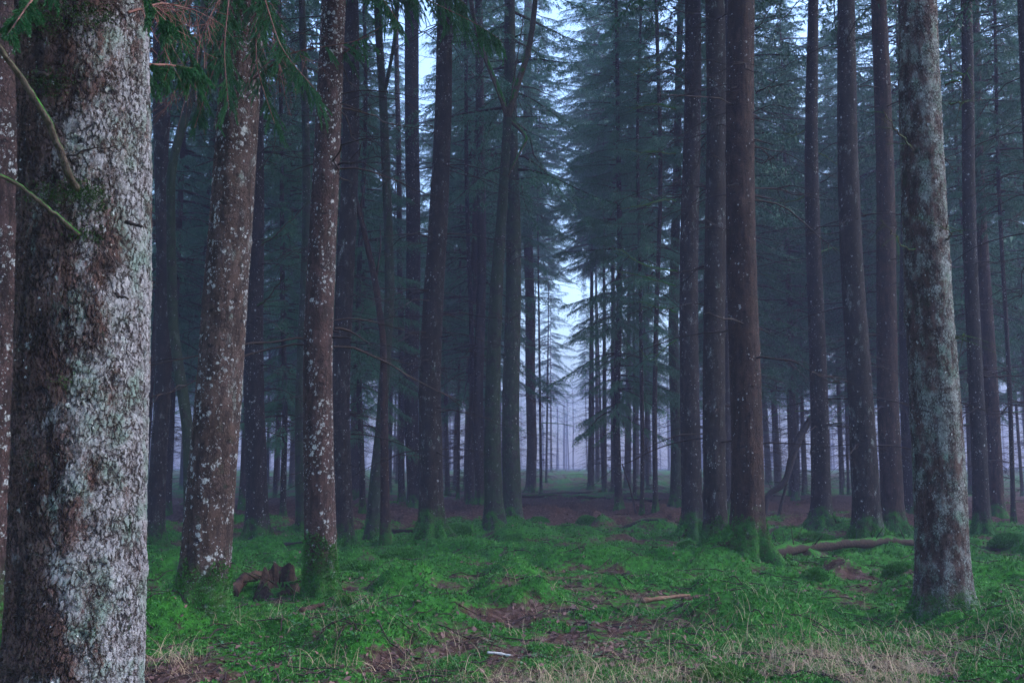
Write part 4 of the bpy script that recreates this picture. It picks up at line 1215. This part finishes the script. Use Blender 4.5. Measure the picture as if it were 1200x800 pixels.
# leaning dead stem and propped poles
def leaner(nm, lab, pts, Y, w0, w1, mat, seed, cat='dead stem', group=None, twigs=0):
    P = np.array([at(x, y, Y) for x, y in pts])
    gz = float(height(P[0][0], Y)); P[0, 2] = gz-0.05
    b = P[0].copy(); b[2] = gz
    Q = resample(P-b, 36); s = np.linspace(0, 1, 36)
    g = Geo(); g.tube(Q, (w0+(w1-w0)*s)/2/F*Y*(1+0.25*(vnoise(s*12, s*0, seed=seed)-.5)), 9)
    r_ = np.random.default_rng(seed)
    for _ in range(twigs):
        m = r_.integers(8, 34); v = np.linspace(0, 1, 6); d = r_.normal(0, 1, 3); d[2] = abs(d[2])*0.4
        g.tube(Q[m]+d*0.5*v[:, None], 0.012*(1-.7*v), 4)
    tag(link(nm, g.mesh(nm, M[mat]), None, tuple(b)), lab, cat, group)
leaner('fallen_branch', 'curved black dead stem leaning against the slim dark spruce', [(893, 590), (900, 578), (915, 570), (922, 560), (928, 535), (938, 510), (952, 488)], 32, 6, 9, 'dark_log', 3, twigs=5)
leaner('leaning_pole', 'straight thin pole propping the curved black dead stem', [(911, 604), (916, 588), (922, 566)], 32.3, 4, 3, 'dark_log', 4)
leaner('leaning_pole', 'thin pole leaning toward the young green spruce over the litter', [(746, 597), (738, 570), (729, 543)], 35, 2.4, 1.6, 'dead_twig', 5)

# ------------------------------------------------------------------ the farther wood
far_rng = np.random.default_rng(5)
spots = []
AISLE = [((px_-600)/F*Y_*cp, Y_) for px_, Y_ in ((634, 58), (708, 60), (640, 92), (706, 86), (622, 104), (735, 72), (646, 150), (688, 160), (692, 68))]
spots += AISLE
taken = [(v[1][0], v[1][1]) for v in TREE.values()] + AISLE
tries = 0
while len(spots) < 205 and tries < 14000:
    tries += 1
    y = 28 + 50*far_rng.random()**0.8 if far_rng.random() < 0.7 else far_rng.uniform(78, 130)
    x = far_rng.uniform(-0.60, 0.60)*y
    if y < 74 and abs(x - PATHX(y)) < 1.2 + 0.022*y: continue
    if y >= 74 and abs(x - PATHX(y)) < 2.4: continue
    if x > 0 and y < 38 and x < 7: continue
    dmin = 2.2 + 0.008*y
    if any((x-a)**2 + (y-b)**2 < dmin*dmin for a, b in taken): continue
    taken.append((x, y)); spots.append((x, y))
spots.sort(key=lambda q: q[1])
spots += [((px_-600)/F*Y_*cp, Y_) for px_, Y_ in ((1046, 47), (928, 52), (985, 58), (470, 56))]
spots.sort(key=lambda q: q[1])
# leave out stems whose whole trunk stands behind nearer ones
cov = np.zeros(2400, bool)
def px_of(x, y): return 600+F*x/(y*cp)
for s in STEMS:
    root, p, lx, rb, rt, ht = TREE[s[0]]
    c0 = px_of(p[0]+lx*2, p[1]); w = (rb*0.9)*F/p[1]
    cov[int(max(0, c0-w))+600:int(max(0, c0+w))+600] = True
keep = []
for (x, y) in spots:
    r = far_rng.uniform(0.13, 0.3) if far_rng.random() < 0.7 else far_rng.uniform(0.07, 0.13)
    c0 = px_of(x, y)+600; w = max(1.0, r*F/y)
    sl = cov[int(np.clip(c0-w, 0, 2399)):int(np.clip(c0+w, 1, 2399))+1]
    inview = 600-30 < c0 < 1800+30
    if inview and (len(sl) == 0 or sl.mean() > 0.8) and not (y > 36 and far_rng.random() < 0.55): continue
    sl[:] = True
    keep.append((x, y, r))

FARV = []
for k in range(5):
    zs = np.r_[np.arange(-0.3, 1.2, 0.15), np.arange(1.2, 26, 0.7)]
    bow = 0.06*np.sin(zs/5+k)*np.clip(zs/6, 0, 1)
    V, Q = trunk_geo(np.stack([bow, bow*0.7], 1), zs, np.clip(1-zs/27, 0.05, 1), 14, 0.5, 0.3, 5, k+50, 0.04)
    V = V.reshape(len(zs), 14, 3)
    c = V.mean(1, keepdims=True)
    FARV.append((V, Q, len(zs)))
anchors = [('the huge pale trunk', 92), ('the white-spotted leaning trunk', 258), ('the reddish white-spotted trunk', 380), ('the moss-green winding tree', 450), ('the dark speckled spruce', 508),
           ('the forked tree', 590), ('the young green spruce', 724), ('the trio of dark trunks', 825), ('the stout russet spruce', 873), ('the slim dark spruce', 958),
           ('the lichen-flecked brown spruce', 1008), ('the large lichened spruce', 1098), ('the slanting twin trunks', 1155)]
ORD = ['first', 'second', 'third', 'fourth', 'fifth', 'sixth', 'seventh', 'eighth', 'ninth', 'tenth', 'eleventh', 'twelfth', 'thirteenth', 'fourteenth', 'fifteenth', 'sixteenth', 'seventeenth', 'eighteenth']
cells = {}
beside = []
for (x, y, r) in keep:
    px = px_of(x, y)
    ci_ = sum(px > a[1] for a in anchors)
    low = (y > 33 and far_rng.random() < (0.75 if x > PATHX(y) else 0.5)) or y > 70 and far_rng.random() < 0.6 or (y > 42 and abs(x-PATHX(y)) < 7)
    if px < 165 or px > 1235: beside.append((x, y)); continue       # hidden or outside the view: kept in the unseen shading mass
    cells.setdefault((ci_, low), []).append((px, x, y, r))
fi = 0
for (ci_, low), L in sorted(cells.items()):
    L.sort()
    for q, (px, x, y, r) in enumerate(L):
        where = ('left of ' + anchors[0][0]) if ci_ == 0 else ('right of ' + anchors[-1][0]) if ci_ == len(anchors) else 'between %s and %s' % (anchors[ci_-1][0].replace('the ', ''), anchors[ci_][0].replace('the ', ''))
        what = 'hazy green-boughed spruce' if low else 'hazy bare-stemmed spruce'
        lab = ('%s far off %s' % (what, where)) if len(L) == 1 else ('%s %s from left, %s' % (ORD[min(q, 17)], what, where))
        z = float(height(x, y))
        root = link('spruce_tree', None, None, (x, y, z), far_rng.uniform(0, 6.28))
        tag(root, lab, 'tree', 'hazy spruces of the farther wood')
        V, Q, k = FARV[fi % 5]
        g = Geo(); W_ = V.copy(); W_[..., :2] *= r; lean = far_rng.normal(0, 0.012, 2)
        W_[..., 0] += lean[0]*W_[..., 2]; W_[..., 1] += lean[1]*W_[..., 2]
        g.add(W_.reshape(-1, 3), Q)
        link('trunk', g.mesh('trunk', M['far']), root)
        if low:
            zc = 1.5 + y*((0.24 if y < 65 else far_rng.uniform(0.05, 0.09) if y > 130 else far_rng.uniform(0.17, 0.22)) if (x, y) in AISLE or (abs(x-PATHX(y)) < 5.5 and y > 45) else far_rng.uniform(0.055, 0.13))
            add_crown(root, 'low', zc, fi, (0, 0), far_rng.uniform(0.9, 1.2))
            if x > 0 and fi % 3 == 0 or fi % 7 == 0: tag(link('mossy_branchwork', MOSSY[fi % 3], root, None, far_rng.uniform(0, 6.28)), kind='stuff')
            if zc > 5: tag(link('dry_branchwork', DRY[fi % 5], root, (0, 0, -3), far_rng.uniform(0, 6.28), far_rng.uniform(.7, .9)), kind='stuff')
        else:
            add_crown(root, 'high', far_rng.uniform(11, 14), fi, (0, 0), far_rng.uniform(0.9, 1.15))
            tag(link('dry_branchwork', DRY[fi % 5], root, (0, 0, 0), far_rng.uniform(0, 6.28), far_rng.uniform(.85, 1.15)), kind='stuff')
        fi += 1
print('far trees', len(keep))

# the wood beyond counting: where the mist closes, and unseen spruces added round the viewer to shade the near haze
def mass(name, label, places, seed, Rm, z0, zvar, nb, tw, dens, nl, nw, lo=None):
    wr = np.random.default_rng(seed)
    g = Geo(); nq = 0
    leafV, leafT = [], []
    for (x, y) in places:
        z = float(height(x, y)); hgt = wr.uniform(23, 30); r = wr.uniform(.15, .32)
        g.tube(np.array([[x, y, z-.3], [x, y, z+.6], [x+wr.normal(0, .2), y, z+hgt*.5], [x, y, z+hgt]]), np.array([r*1.4, r, r*.7, .03]), 8, False)
    nq = sum(len(q) for q in g.Q)
    for k, (x, y) in enumerate(places):
        z = float(height(x, y))
        lf, wd = crown_geo(seed*10+k, z+z0+wr.uniform(0, zvar), z+wr.uniform(24, 30), Rm*wr.uniform(.8, 1.15), nb, tw, dens=dens, nl=nl, nw=nw)
        for V_, T_ in zip(lf.V, lf.T): g.add(V_+np.array([x, y, 0]), None, T_)
    me = g.mesh(name, M['far'], False)
    me.materials.append(M['needle_far'])
    mi = np.zeros(len(me.polygons), np.int32); mi[nq:] = 1
    me.polygons.foreach_set('material_index', mi)
    tag(link(name, me), label, 'forest', kind='stuff')
wr = np.random.default_rng(91)
mass('distant_wood', 'far spruces melting together in the mist', [(x, y) for x, y in [(wr.uniform(-0.6, 0.6)*y, y) for y in wr.uniform(190, 400, 200)] if y > 250 or abs(x-PATHX(y)) > 0.03*y], 91, 3.2, 5, 7, 40, 14, 5, .3, .14)
pl = []
while len(pl) < 95:
    x, y = wr.uniform(-38, 38), wr.uniform(-24, 48)
    if y > -3 and abs(x) < 0.60*y + 3.4: continue
    if x > 5 and -6 < y < 16: continue  # shading trees left out on the right so side light comes in
    if math.hypot(x, y) < 4.2 or any((x-a)**2+(y-b)**2 < 11 for a, b in pl): continue
    pl.append((x, y))
mass('unseen_shade_wood', 'unseen spruces added behind and beside the viewer to shade the haze', pl + beside, 92, 4.0, 6, 4, 70, 24, 6, .3, .14)

# ------------------------------------------------------------------ haze
hz = NT('haze_air')
hz.t.nodes.remove(hz.b)
pv = hz.n('ShaderNodeVolumePrincipled')
pv.inputs['Color'].default_value = (0.38, 0.40, 0.62, 1)
pv.inputs['Density'].default_value = HAZE_DENSITY
pv.inputs['Anisotropy'].default_value = 0.0
hz.t.links.new(pv.outputs[0], hz.out.inputs['Volume'])
x0, x1, y0, y1, z0, z1 = -495, 495, -55, 775, -2.2, 56
V = [(x0, y0, z0), (x1, y0, z0), (x1, y1, z0), (x0, y1, z0), (x0, y0, z1), (x1, y0, z1), (x1, y1, z1), (x0, y1, z1)]
g = Geo(); g.add(V, [(0, 3, 2, 1), (4, 5, 6, 7), (0, 1, 5, 4), (1, 2, 6, 5), (2, 3, 7, 6), (3, 0, 4, 7)])
tag(link('haze', g.mesh('haze', hz.m, False)), 'pale lavender mist filling the wood', 'haze', kind='stuff')
